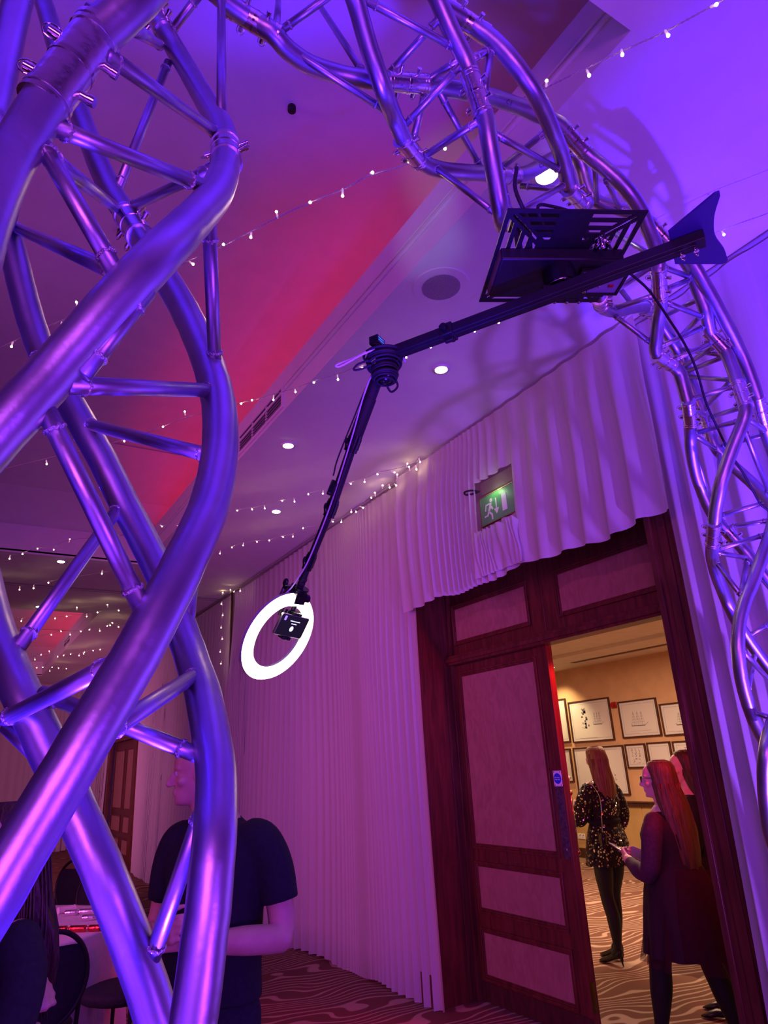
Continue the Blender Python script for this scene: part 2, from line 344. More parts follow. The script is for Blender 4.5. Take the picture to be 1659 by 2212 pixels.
def framed(bmw, x, y0, y1, z0, z1, mold=.035, dx=.016):
    # moulding around a recessed panel on the face at x (facing -x): two steps
    for k, (o_, w_, d_) in enumerate(((0, .014, dx), (.014, .012, dx*.55), (.026, .009, dx*.25))):
        a0, a1, b0, b1 = y0-mold+o_, y1+mold-o_, z0-mold+o_, z1+mold-o_
        box(bmw, x-d_, x, a0, a0+w_, b0, b1); box(bmw, x-d_, x, a1-w_, a1, b0, b1); box(bmw, x-d_, x, a0+w_, a1-w_, b0, b0+w_); box(bmw, x-d_, x, a0+w_, a1-w_, b1-w_, b1)
bm = new(); box(bm, XL, XL+.04, DY0, DY1, 2.475, DZ-.03)
PT = ((3.78, 4.66, 2.60, 2.87), (2.46, 3.42, 2.60, 2.87))
for a in PT: framed(bm, XL, *a)
box(bm, XL-.006, XL, 3.595, 3.605, 2.475, DZ-.03)
in_door('transom_frame', bm, wood)
for a in PT:
    bm = new(); box(bm, XL-.004, XL+.002, *a); in_door('transom_panel', bm, woodlt)
leaf = bpy.data.objects.new('door_2', None); C.objects.link(leaf); leaf['kind'] = 'structure'; leaf.location = (XL, 4.73, 0)
def in_leaf(name, bm, m, par=None, rnd=False):
    o = obj(name, bm, m, None, rnd); p = par or leaf; o.parent = p
    o.matrix_parent_inverse = (Matrix.Translation((-XL, -4.73, 0)) if p is leaf else Matrix.Identity(4)); return sharp(o)
LY0, LY1 = 3.63, 4.72
bm = new(); box(bm, XL, XL+.055, LY0, LY1, .008, 2.398)
PL = ((3.775, 4.635, 1.045, 2.30), (3.775, 4.635, .61, .885), (3.775, 4.635, .18, .445))
for a in PL: framed(bm, XL, *a, mold=.036, dx=.015)
bev(in_leaf('door_leaf', bm, wood), .0015)
for a in PL:
    bm = new(); box(bm, XL-.004, XL+.002, *a); in_leaf('door_panel', bm, woodlt)
bm = new(); box(bm, XL-.006, XL, LY0+.005, LY1, .008, .13); in_leaf('kick_plate', bm, darkwood)
# finger plate with a rounded lock end
bm = new()
pts = [(XL-.004, 3.68-.033*math.cos(a), z0+.033*math.sin(a)*s) for z0, s, rng in ((1.43, 1, range(0, 181, 20)), (1.035, -1, range(180, -1, -20))) for a in [math.radians(d) for d in rng]]
f = bm.faces.new([bm.verts.new(p) for p in pts]); r = bmesh.ops.extrude_face_region(bm, geom=[f]); bmesh.ops.translate(bm, vec=(.004,0,0), verts=[v for v in r['geom'] if isinstance(v, bmesh.types.BMVert)])
ball(bm, (XL-.004, 3.68, 1.06), .004, .012, .012); ball(bm, (XL-.005, 3.68, 1.13), .003, .028, .004)
fp = in_leaf('finger_plate', bm, pewter, rnd=True)
# pull handle on the far face, seen past the leaf's edge
bm = new(); hx = XL+.12; tube(bm, [(hx, 3.70, 1.03), (hx, 3.70, 1.40)], .011, 14)
for z in (1.03, 1.40): ball(bm, (hx, 3.70, z), .018, mi=1); cyl(bm, (XL+.04, 3.70, z), (hx, 3.70, z), .009, mi=1); cyl(bm, (XL+.04, 3.70, z), (XL+.05, 3.70, z), .024, mi=1)
o = obj('pull_handle', bm, None, None, True, mats=[steel, brassm]); o.parent = leaf; o.matrix_parent_inverse = Matrix.Translation((-XL, -4.73, 0))
bm = new(); 
for z in (.16,): box(bm, XL-.004, XL+.04, LY0-.002, LY0, z, z+.16)
in_leaf('edge_fittings', bm, brassm)
# mandatory sign on the leaf
sg = thing('fire_door_sign', 'small white fire door plate with a blue disc, above the finger plate', 'sign', (XL-.002, 3.675, 1.50))
bm = new(); box(bm, -.003, 0, -.038, .038, -.05, .05)
for y in (-.030, .030):
    for z in (-.042, .042): ball(bm, (-.003, y, z), .002, .004, .004, mi=1)
bev(sharp(obj('sign_plate', bm, None, sg, mats=[whitepl, mat('dark_screw', (.05,.05,.05), .4)])), .001)
bm = new(); cyl(bm, (-.0032, 0, 0), (-.0045, 0, 0), .034, 40); sharp(obj('blue_disc', bm, signblue, sg))
RX = Matrix(((0,0,-1,0),(-1,0,0,0),(0,1,0,0),(0,0,0,1)))
curve_text('Fire door\nkeep shut', .0125, whitepl, 'sign_lettering', sg, Matrix.Translation((-.0055, 0, .0)) @ RX)

# far pair of doors at the end of the door wall
d3 = bpy.data.objects.new('door_3', None); C.objects.link(d3); d3['kind'] = 'structure'; d3.location = (3.3, 16.3, 0)
def in3(name, bm, m): o = obj(name, bm, m, d3, False); o.location = (-3.3, -16.3, 0); return sharp(o)
bm = new(); box(bm, 3.24, 3.30, 14.85, 15.1, 0, 2.5); box(bm, 3.24, 3.30, 17.5, 17.75, 0, 2.5); box(bm, 3.24, 3.3, 14.85, 17.75, 2.4, 2.62); in3('casing', bm, wood)
for y0 in (15.1, 16.3):
    bm = new(); box(bm, 3.36, 3.4, y0, y0+1.2, 0, 2.4)
    for a in ((y0+.16, y0+1.04, 1.05, 2.2), (y0+.16, y0+1.04, .6, .88), (y0+.16, y0+1.04, .2, .45)): framed(bm, 3.36, *a)
    in3('door_leaf', bm, wood)
    bm = new()
    for a in ((y0+.16, y0+1.04, 1.05, 2.2), (y0+.16, y0+1.04, .6, .88), (y0+.16, y0+1.04, .2, .45)): box(bm, 3.355, 3.362, *a)
    in3('door_panels', bm, woodlt)
bm = new(); box(bm, 3.27, 3.3, 5.0, 14.85, 0, .16); box(bm, 3.27, 3.3, -6, 2.13, 0, .16); struct('baseboard_right', bm, wood)

# ------------------------------------------------------------------ voile drapes
def drape(name, ya, yb, z0, z1, x, amp, period, seed, m, hem=.02, flare=0, hole=None, axis='x', dy=.012, nz=26, sway=.0, label=None, group=None, ztopf=None, spread=0):
    rnd = random.Random(seed); n = int((yb-ya)/dy)+1
    ph = []; y = 0; phase = rnd.random()*6; k = []
    for i in range(n):
        phase += 2*PI*dy/(period*(1+.45*math.sin(i*dy*1.7+seed)+.25*math.sin(i*dy*4.3+seed*2))); k.append(phase)
    ampv = [amp*(.55+.45*math.sin(i*dy*2.1+seed*1.7)*math.sin(i*dy*.9+seed)) for i in range(n)]
    hemv = [hem*(math.sin(i*dy*5.5+seed)+.6*math.sin(i*dy*13+seed*3)) for i in range(n)]
    bm_ = new(); G = []
    for j in range(nz+1):
        t = j/nz; row = []
        for i in range(n):
            yy = ya+i*dy; zt = z1; zb = z0+hemv[i]
            z = zt+(zb-zt)*t
            dep = ampv[i]*(.25+.75*smoothstep(t*2.5))
            s = math.sin(k[i]+.5*math.sin(t*3+yy*2))
            w = math.copysign(abs(s)**.7, s)
            xx = x - dep*(.5+.5*w) - flare*t*t*(.6+.4*math.sin(yy*3+seed)) - .015*math.sin(t*4+yy*1.3)
            y2 = yy + .25*dep*math.cos(k[i]) + sway*math.sin(t*3.2+seed)*(1-((yy-ya)/(yb-ya)))
            if spread: y2 += spread*t**3*(yy-(ya+yb)/2)/(yb-ya)
            row.append(bm_.verts.new((xx, y2, z) if axis == 'x' else (y2, xx, z)))
        G.append(row)
    for j in range(nz):
        for i in range(n-1):
            c = (G[j][i].co + G[j+1][i+1].co)/2
            cy = c.y if axis == 'x' else c.x
            if hole and hole[0] < cy < hole[1] and hole[2] < c.z < hole[3]: continue
            bm_.faces.new((G[j][i], G[j][i+1], G[j+1][i+1], G[j+1][i]))
    bmesh.ops.delete(bm_, geom=[v for v in bm_.verts if not v.link_faces], context='VERTS')
    o = obj(name, bm_, m)
    if label: tag(o, label, 'curtain', group)
    return o
drape('curtain', 4.66, 9.24, .012, 4.06, 3.235, .085, .115, 3, drape_m, hem=.012, flare=.03, spread=.0, label='white voile curtain falling to the carpet left of the wooden doorway, behind the ring light')
drape('curtain', 9.40, 14.5, .012, 4.06, 3.235, .08, .13, 11, drape_m, hem=.012, flare=.03, spread=.0, label='white voile curtain panel behind the man, ending beside the far dark door')
drape('curtain', 17.7, 20.4, .012, 4.06, 3.235, .08, .13, 17, drape_m, hem=.012, dy=.02, label='white voile curtain panel beyond the far dark door, by the corner')
drape('curtain', -1.2, 2.19, .012, 4.06, 3.225, .07, .30, 5, drape_m, hem=.012, flare=.02, sway=.0, spread=.06, label='white voile curtain right of the doorway, lit blue behind the truss')
drape('curtain', -8.8, 3.1, .02, 4.06, 20.5, .08, .16, 23, drape_m, hem=.012, axis='y', dy=.022, label='white voile curtain across the far end wall, behind the tables')
drape('valance_curtain', 2.08, 4.74, 2.83, 4.07, 3.135, .06, .17, 8, drape_m, hem=.016, hole=(3.25, 3.655, 3.205, 3.60), dy=.010, label='short voile valance over the doorway with a gap cut for the exit sign')
# gathered frill sewn below the sign gap
bm = new(); rnd = random.Random(4); n = 90; G = []
for j in range(9):
    t = j/8; row = []
    for i in range(n+1):
        s = i/n; y = 3.22+.48*s; fz = .028*abs(math.sin(s*31+2*math.sin(s*9)))
        z = 3.155 + (fz if j == 0 else 0)*1.2 + (2.86-3.155)*t
        row.append(bm.verts.new((3.095-.045*abs(math.sin(s*31+2*math.sin(s*9)+t))*(1-.5*t), y+.01*math.sin(t*6+s*20), z)))
    G.append(row)
for a, b in zip(G, G[1:]):
    for i in range(n): bm.faces.new((a[i], a[i+1], b[i+1], b[i]))
tag(obj('gathered_frill', bm, drape_m), 'gathered white voile frill bunched just below the green exit sign', 'curtain')
bm = new(); tube(bm, [(3.21, -1.5, 4.083), (3.21, 14.6, 4.083)], .013, 12)
tag(obj('curtain_rail', bm, greyb), 'slim rail right under the ceiling that carries the voile curtains', 'rail')
bm = new(); tube(bm, [(3.21, 9.32, 4.07), (3.21, 9.32, .0)], .016, 12); tag(obj('curtain_upright', bm, darkwood), 'slim dark upright in the gap between the two curtain panels', 'pole')

# ------------------------------------------------------------------ exit sign
ex = thing('exit_sign', 'green running-man exit sign with white arrow hanging in the valance gap', 'sign', (3.12, 3.44, 3.34))
bm = new(); box(bm, .03, .10, -.205, .20, .145, .25); bev(sharp(obj('sign_housing', bm, noise_mat('housing_mauve_grey', (.20,.13,.13), (.25,.17,.17), 8, .5), ex)), .004)
bm = new(); box(bm, .05, .056, -.20, .195, .08, .15); sharp(obj('acrylic_hanger', bm, mat('clear_acrylic', (.75,.6,.8), .1, spec=.8), ex))
bm = new(); box(bm, -.004, .004, -.19, .18, -.105, .105); sharp(obj('sign_panel', bm, signg, ex))
bm = new()
for a in ((-.195,.185,-.112,-.105), (-.195,.185,.105,.110), (-.195,-.19,-.112,.11), (.18,.187,-.112,.11)): box(bm, -.008, .008, *a)
sharp(obj('sign_frame', bm, brassm, ex))
def sgn(name, polys):
    b = new()
    for P in polys:
        f = b.faces.new([b.verts.new((-.0045, -x, z)) for x, z in P]); r = bmesh.ops.extrude_face_region(b, geom=[f]); bmesh.ops.translate(b, vec=(-.0012,0,0), verts=[v for v in r['geom'] if isinstance(v, bmesh.types.BMVert)])
    return obj(name, b, signw, ex, False)
circ = lambda x, z, r: [(x+r*math.cos(a*PI/8), z+r*math.sin(a*PI/8)) for a in range(16)]
sgn('running_man', [circ(-.058, .058, .0155), [(-.070,.043),(-.052,.036),(-.078,-.020),(-.098,-.010)], [(-.068,.043),(-.076,.030),(-.112,.030),(-.122,-.008),(-.133,-.004),(-.120,.042)],
    [(-.064,.010),(-.054,.018),(-.040,-.010),(-.050,-.018),(-.062,-.004),(-.072,-.004)], [(-.098,-.012),(-.086,-.026),(-.104,-.052),(-.142,-.052),(-.142,-.040),(-.112,-.040)],
    [(-.094,-.016),(-.078,-.022),(-.052,-.045),(-.052,-.088),(-.066,-.088),(-.068,-.052),(-.092,-.030)]])
sgn('arrow', [[(-.012,.06),(.0,.06),(.0,-.02),(-.012,-.02)], [(-.034,-.018),(.022,-.018),(-.006,-.062)]])
sgn('door_symbol', [[(.055,.062),(.105,.062),(.105,-.062),(.055,-.062)]])
point('exit_sign_lamp', (3.055, 3.44, 3.455), (.65, 1.0, .5), .42, .02)
bm = new(); tube(bm, catmull([(.03,.22,.19),(-.02,.24,.20),(-.04,.30,.205),(-.02,.31,.19),(.0,.25,.18),(.02,.2,.185)]), .007, 8); obj('coiled_lead', bm, rubber, ex)

# ------------------------------------------------------------------ ceiling fittings of the hall
def downlight(x, y, z, label, m=lampm, r=.045, grp=None):
    t = thing('downlight', label, 'ceiling light', (x, y, z), 0, grp)
    b = new(); tube(b, [(0,0,-.006),(0,0,.03)], [r*1.45, r*1.45], 28); obj('bezel', b, whitepl, t)
    b = new(); ball(b, (0,0,-.008), r, r, .008, 20); obj('lamp', b, m, t)
    return t
lab = ['recessed downlight glowing behind the truss, nearest the slotted plate', 'recessed downlight above the valance, right of the round speaker', 'recessed downlight beside the slatted ceiling vent', 'recessed downlight above the curtain top, left of the ring light pole', 'recessed downlight past the end of the red coffer', 'recessed downlight just before the second coffer']
for (x, y), L_ in zip(((1.95,1.58),(2.47,3.12),(2.02,4.61),(2.52,6.05),(.86,8.63),(.89,11.18)), lab): downlight(x, y, ZC, L_, r=.05 if y < 2 else .042)
spk = thing('ceiling_speaker', 'round ceiling speaker with grey grille above the rotating arm', 'speaker', (1.975, 2.43, ZC))
b = new(); cyl(b, (0,0,-.008), (0,0,.02), .155, 48); sharp(obj('trim_ring', b, plaster, spk))
b = new(); cyl(b, (-.0,0,-.012), (0,0,.0), .105, 40); sharp(obj('grille', b, noise_mat('speaker_grille', (.20,.16,.22), (.42,.36,.44), 240, .7), spk))
spk2 = thing('ceiling_speaker', 'distant round ceiling speaker beside the second coffer', 'speaker', (2.45, 11.9, ZC))
for c_ in spk.children:
    d = c_.copy(); C.objects.link(d); d.parent = spk2
def vent(y0, y1, z0, z1, x, label, nd=3):
    t = thing('air_vent', label, 'vent', (x, (y0+y1)/2, (z0+z1)/2)); w = (y1-y0)/2; h = (z1-z0)/2
    b = new(); box(b, -.003, 0, -w, w, -h, h); obj('duct_backing', b, rubber, t, False)
    b = new()
    for a in ((-w-.03, w+.03, h, h+.025), (-w-.03, w+.03, -h-.025, -h), (-w-.03, -w, -h, h), (w, w+.03, -h, h)): box(b, -.012, 0, *a)
    for k in range(1, nd): yy = -w+2*w*k/nd; box(b, -.012, 0, yy-.012, yy+.012, -h, h)
    sharp(obj('vent_frame', b, plaster, t))
    b = new(); n = max(4, int(2*h/.022))
    for k in range(n):
        z = -h+(k+.5)*2*h/n; box(b, -.012, -.004, -w, w, z-.0035, z+.0035)
    obj('vent_slats', b, greyb, t, False)
vent(4.12, 5.0, 4.15, 4.30, CX, 'long slatted air vent in the edge of the red coffer')
vent(14.4, 15.2, 4.17, 4.30, CX, 'small distant air vent in the edge of the second coffer', 2)
for x, y, L_ in ((1.10, 2.46, 'small dark fixing hole in the coffer ceiling near the top of the arch'), (.50, 3.80, 'small dark fixing hole in the coffer ceiling behind the near truss leg')):
    b = new(); cyl(b, (x, y, 4.93), (x, y, 4.965), .022, 20); tag(obj('ceiling_hole', b, rubber), L_, 'hole')

# ------------------------------------------------------------------ the foyer beyond the door
bm = new(); box(bm, 9.5, 9.7, -1, 13, .0, 3.2); struct('wall_far', bm, beige)
bm = new(); box(bm, 3.66, 9.5, 12.0, 12.2, 0, 3.2); struct('wall_left', bm, beige)
bm = new(); box(bm, 3.66, 9.5, -1.2, -1.0, 0, 3.2); struct('wall_side', bm, beige)
bm = new(); box(bm, 3.66, 9.5, -1, 12, 3.15, 3.2); box(bm, 8.2, 9.5, -1, 12, 3.10, 3.15); struct('ceiling_foyer', bm, creamp)
bm = new(); box(bm, 8.80, 8.92, -1, 8.35, 3.094, 3.101); struct('trim_4', bm, darkwood)
bm = new(); box(bm, 9.475, 9.5, -1, 12, 0, .15); box(bm, 9.465, 9.5, -1, 12, 0, .10); struct('baseboard_far', bm, darkwood)
bm = new(); box(bm, 9.46, 9.5, -1, 12, .82, .90); tube(bm, [(9.455, -1, .885), (9.455, 12, .885)], .014, 8); struct('trim_5', bm, darkwood)
bm = new()
for a, b_ in ((7.95, 9.9), (6.0, 7.93), (4.0, 5.98)): box(bm, 9.488, 9.5, a, b_, .15, .82)
struct('trim_6', bm, beige2)
for x, y, L_ in ((6.81, 6.43, 'small foyer downlight just below the transom'), (8.9, 8.9, 'small foyer downlight beside the door leaf edge')): downlight(x, y, 3.15 if x < 8 else 3.10, L_, lampf, .05)
b = new(); box(b, 9.47, 9.5, 9.22, 9.37, .29, .37); 
so = tag(bev(sharp(obj('power_socket', b, whitepl)), .003), 'white double power socket low on the foyer wall beside the door leaf', 'socket')
b = new()
for y in (9.26, 9.335):
    for dy_, dz in ((0,.015),(-.012,-.01),(.012,-.01)): box(b, -.003, 0, y+dy_-.003, y+dy_+.003, .325+dz, .335+dz)
    box(b, -.006, 0, y-.03, y-.02, .345, .36)
o = obj('socket_slots', b, rubber, so, False); o.location = (9.47, 0, 0)
al = thing('fire_alarm', 'red fire alarm sounder between the two large framed prints', 'alarm', (9.5, 8.16, 2.39))
b = new(); box(b, -.03, 0, -.05, .05, -.05, .05); bev(sharp(obj('back_box', b, redpl, al)), .006)
b = new(); cyl(b, (-.03,0,0), (-.075,0,0), .046, 24, .036); sharp(obj('sounder', b, redpl, al))
# framed prints: real frames, mounts and line drawings
def ship(b, cx, cz, w, h, rnd):
    P = lambda x0, z0, x1, z1, t: (lambda d, n_: quad(b, *[(-.0235, -(x), z) for x, z in ((x0+n_[0]*t, z0+n_[1]*t), (x1+n_[0]*t, z1+n_[1]*t), (x1-n_[0]*t, z1-n_[1]*t), (x0-n_[0]*t, z0-n_[1]*t))]))((x1-x0, z1-z0), ((-(z1-z0))/max(1e-6, math.hypot(x1-x0, z1-z0)), (x1-x0)/max(1e-6, math.hypot(x1-x0, z1-z0))))
    P(cx-w/2, cz-h/2, cx+w*.42, cz-h/2, .006); P(cx-w/2, cz-h*.5, cx-w*.48, cz-h*.33, .003); P(cx+w*.42, cz-h*.5, cx+w*.65, cz-h*.3, .002)
    for k in (-.3, -.02, .25):
        P(cx+k*w, cz-h/2, cx+k*w, cz+h/2, .0018)
        for j in range(4): zz = cz-h*.25+j*h*.2; ww = w*(.13-.022*j); P(cx+k*w-ww, zz, cx+k*w+ww, zz, .0014)
        P(cx+k*w, cz+h/2, cx+k*w+w*.2, cz-h/2, .0008); P(cx+k*w, cz+h/2, cx+k*w-w*.2, cz-h/2, .0008)
def blob(b, cx, cz, w, h, rnd, n=14):
    for _ in range(n):
        x, z = cx+rnd.uniform(-w,w)/2*rnd.random(), cz+rnd.uniform(-h,h)/2; s = rnd.uniform(.1,.35)*w/2; t = rnd.uniform(.04,.12)*h/2
        quad(b, *[(-.0235, -(x+dx), z+dz) for dx, dz in ((-s,-t),(s,-t),(s*.8,t),(-s*.9,t))])
def lines(b, x0, x1, z, n):
    for k in range(n): quad(b, *[(-.0235, -x, zz) for x, zz in ((x0, z-k*.012), (x1, z-k*.012), (x1, z-k*.012+.002), (x0, z-k*.012+.002))])
FR = [ (9.25,10.2,1.85,2.61,0,'large framed print, topmost left, cut off by the door leaf edge'), (8.25,9.19,1.835,2.53,1,'large framed print of two rigging figures, left of the red alarm'), (7.315,8.075,1.85,2.43,2,'large framed print of a three-masted ship, right of the red alarm'), (6.4,7.27,1.84,2.32,3,'framed ship print beside the right door jamb, upper row'),
  (9.29,10.1,1.19,1.75,4,'framed print in the lower row beside the door leaf edge'), (8.11,9.22,.99,1.755,5,'tall framed print behind the woman in sequins'), (7.67,8.07,1.39,1.76,6,'small framed print of six upright figures, lower row'), (7.2,7.635,1.39,1.765,7,'small framed print above the dark-haired woman, almost blank'), (6.55,7.16,1.39,1.76,8,'small framed ship print in the lower row beside the right door jamb')]
for (y0, y1, z0, z1, kind, L_) in FR:
    t = thing('framed_print', L_, 'picture', (9.5, (y0+y1)/2, (z0+z1)/2), 0, 'framed prints on the foyer wall'); w = (y1-y0)/2; h = (z1-z0)/2
    b = new(); F_ = .024
    for a in ((-w,w,h-F_,h),(-w,w,-h,-h+F_),(-w,-w+F_,-h+F_,h-F_),(w-F_,w,-h+F_,h-F_)): box(b, -.035, 0, *a)
    bev(sharp(obj('frame', b, darkwood, t)), .003)
    b = new(); box(b, -.018, 0, -w+F_, w-F_, -h+F_, h-F_); obj('print', b, paper, t, False)
    b = new(); rnd = random.Random(kind)
    for a in ((-w+.06, w-.06, h-.062, h-.058), (-w+.06, w-.06, -h+.058, -h+.062), (-w+.06, -w+.063, -h+.06, h-.06), (w-.063, w-.06, -h+.06, h-.06)): box(b, -.0195, -.018, *a, mi=1)
    if kind == 1: blob(b, -.12, .05, .16, .34, rnd, 26); ship(b, .16, .03, .2, .2, rnd); blob(b, -.16, -.1, .22, .05, rnd, 8); blob(b, -.1, -.2, .03, .04, rnd, 3); lines(b, -.3, .1, -.28, 2)
    elif kind in (2, 3): ship(b, -.02, .0, w*.75, h*.75, rnd); lines(b, -.2, .2, -.19, 1); 
    elif kind == 4: lines(b, -.3, -.1, -.1, 3)
    elif kind == 5: lines(b, -.36, -.16, -.22, 3); blob(b, .30, -.12, .05, .12, rnd, 8)
    elif kind == 6:
        for x in (-.07, 0, .07): blob(b, x, .05, .045, .13, rnd, 12); blob(b, x*.8, -.07, .05, .08, rnd, 8)
    elif kind == 7: blob(b, 0, .03, .008, .03, rnd, 2)
    elif kind == 8: ship(b, 0, -.02, w, h, rnd); blob(b, .0, .1, .3, .05, rnd, 6)
    for v in b.verts:
        if v.co.x < -.02: v.co.x = -.0192
    obj('drawing', b, None, t, False, mats=[ink, greyb])
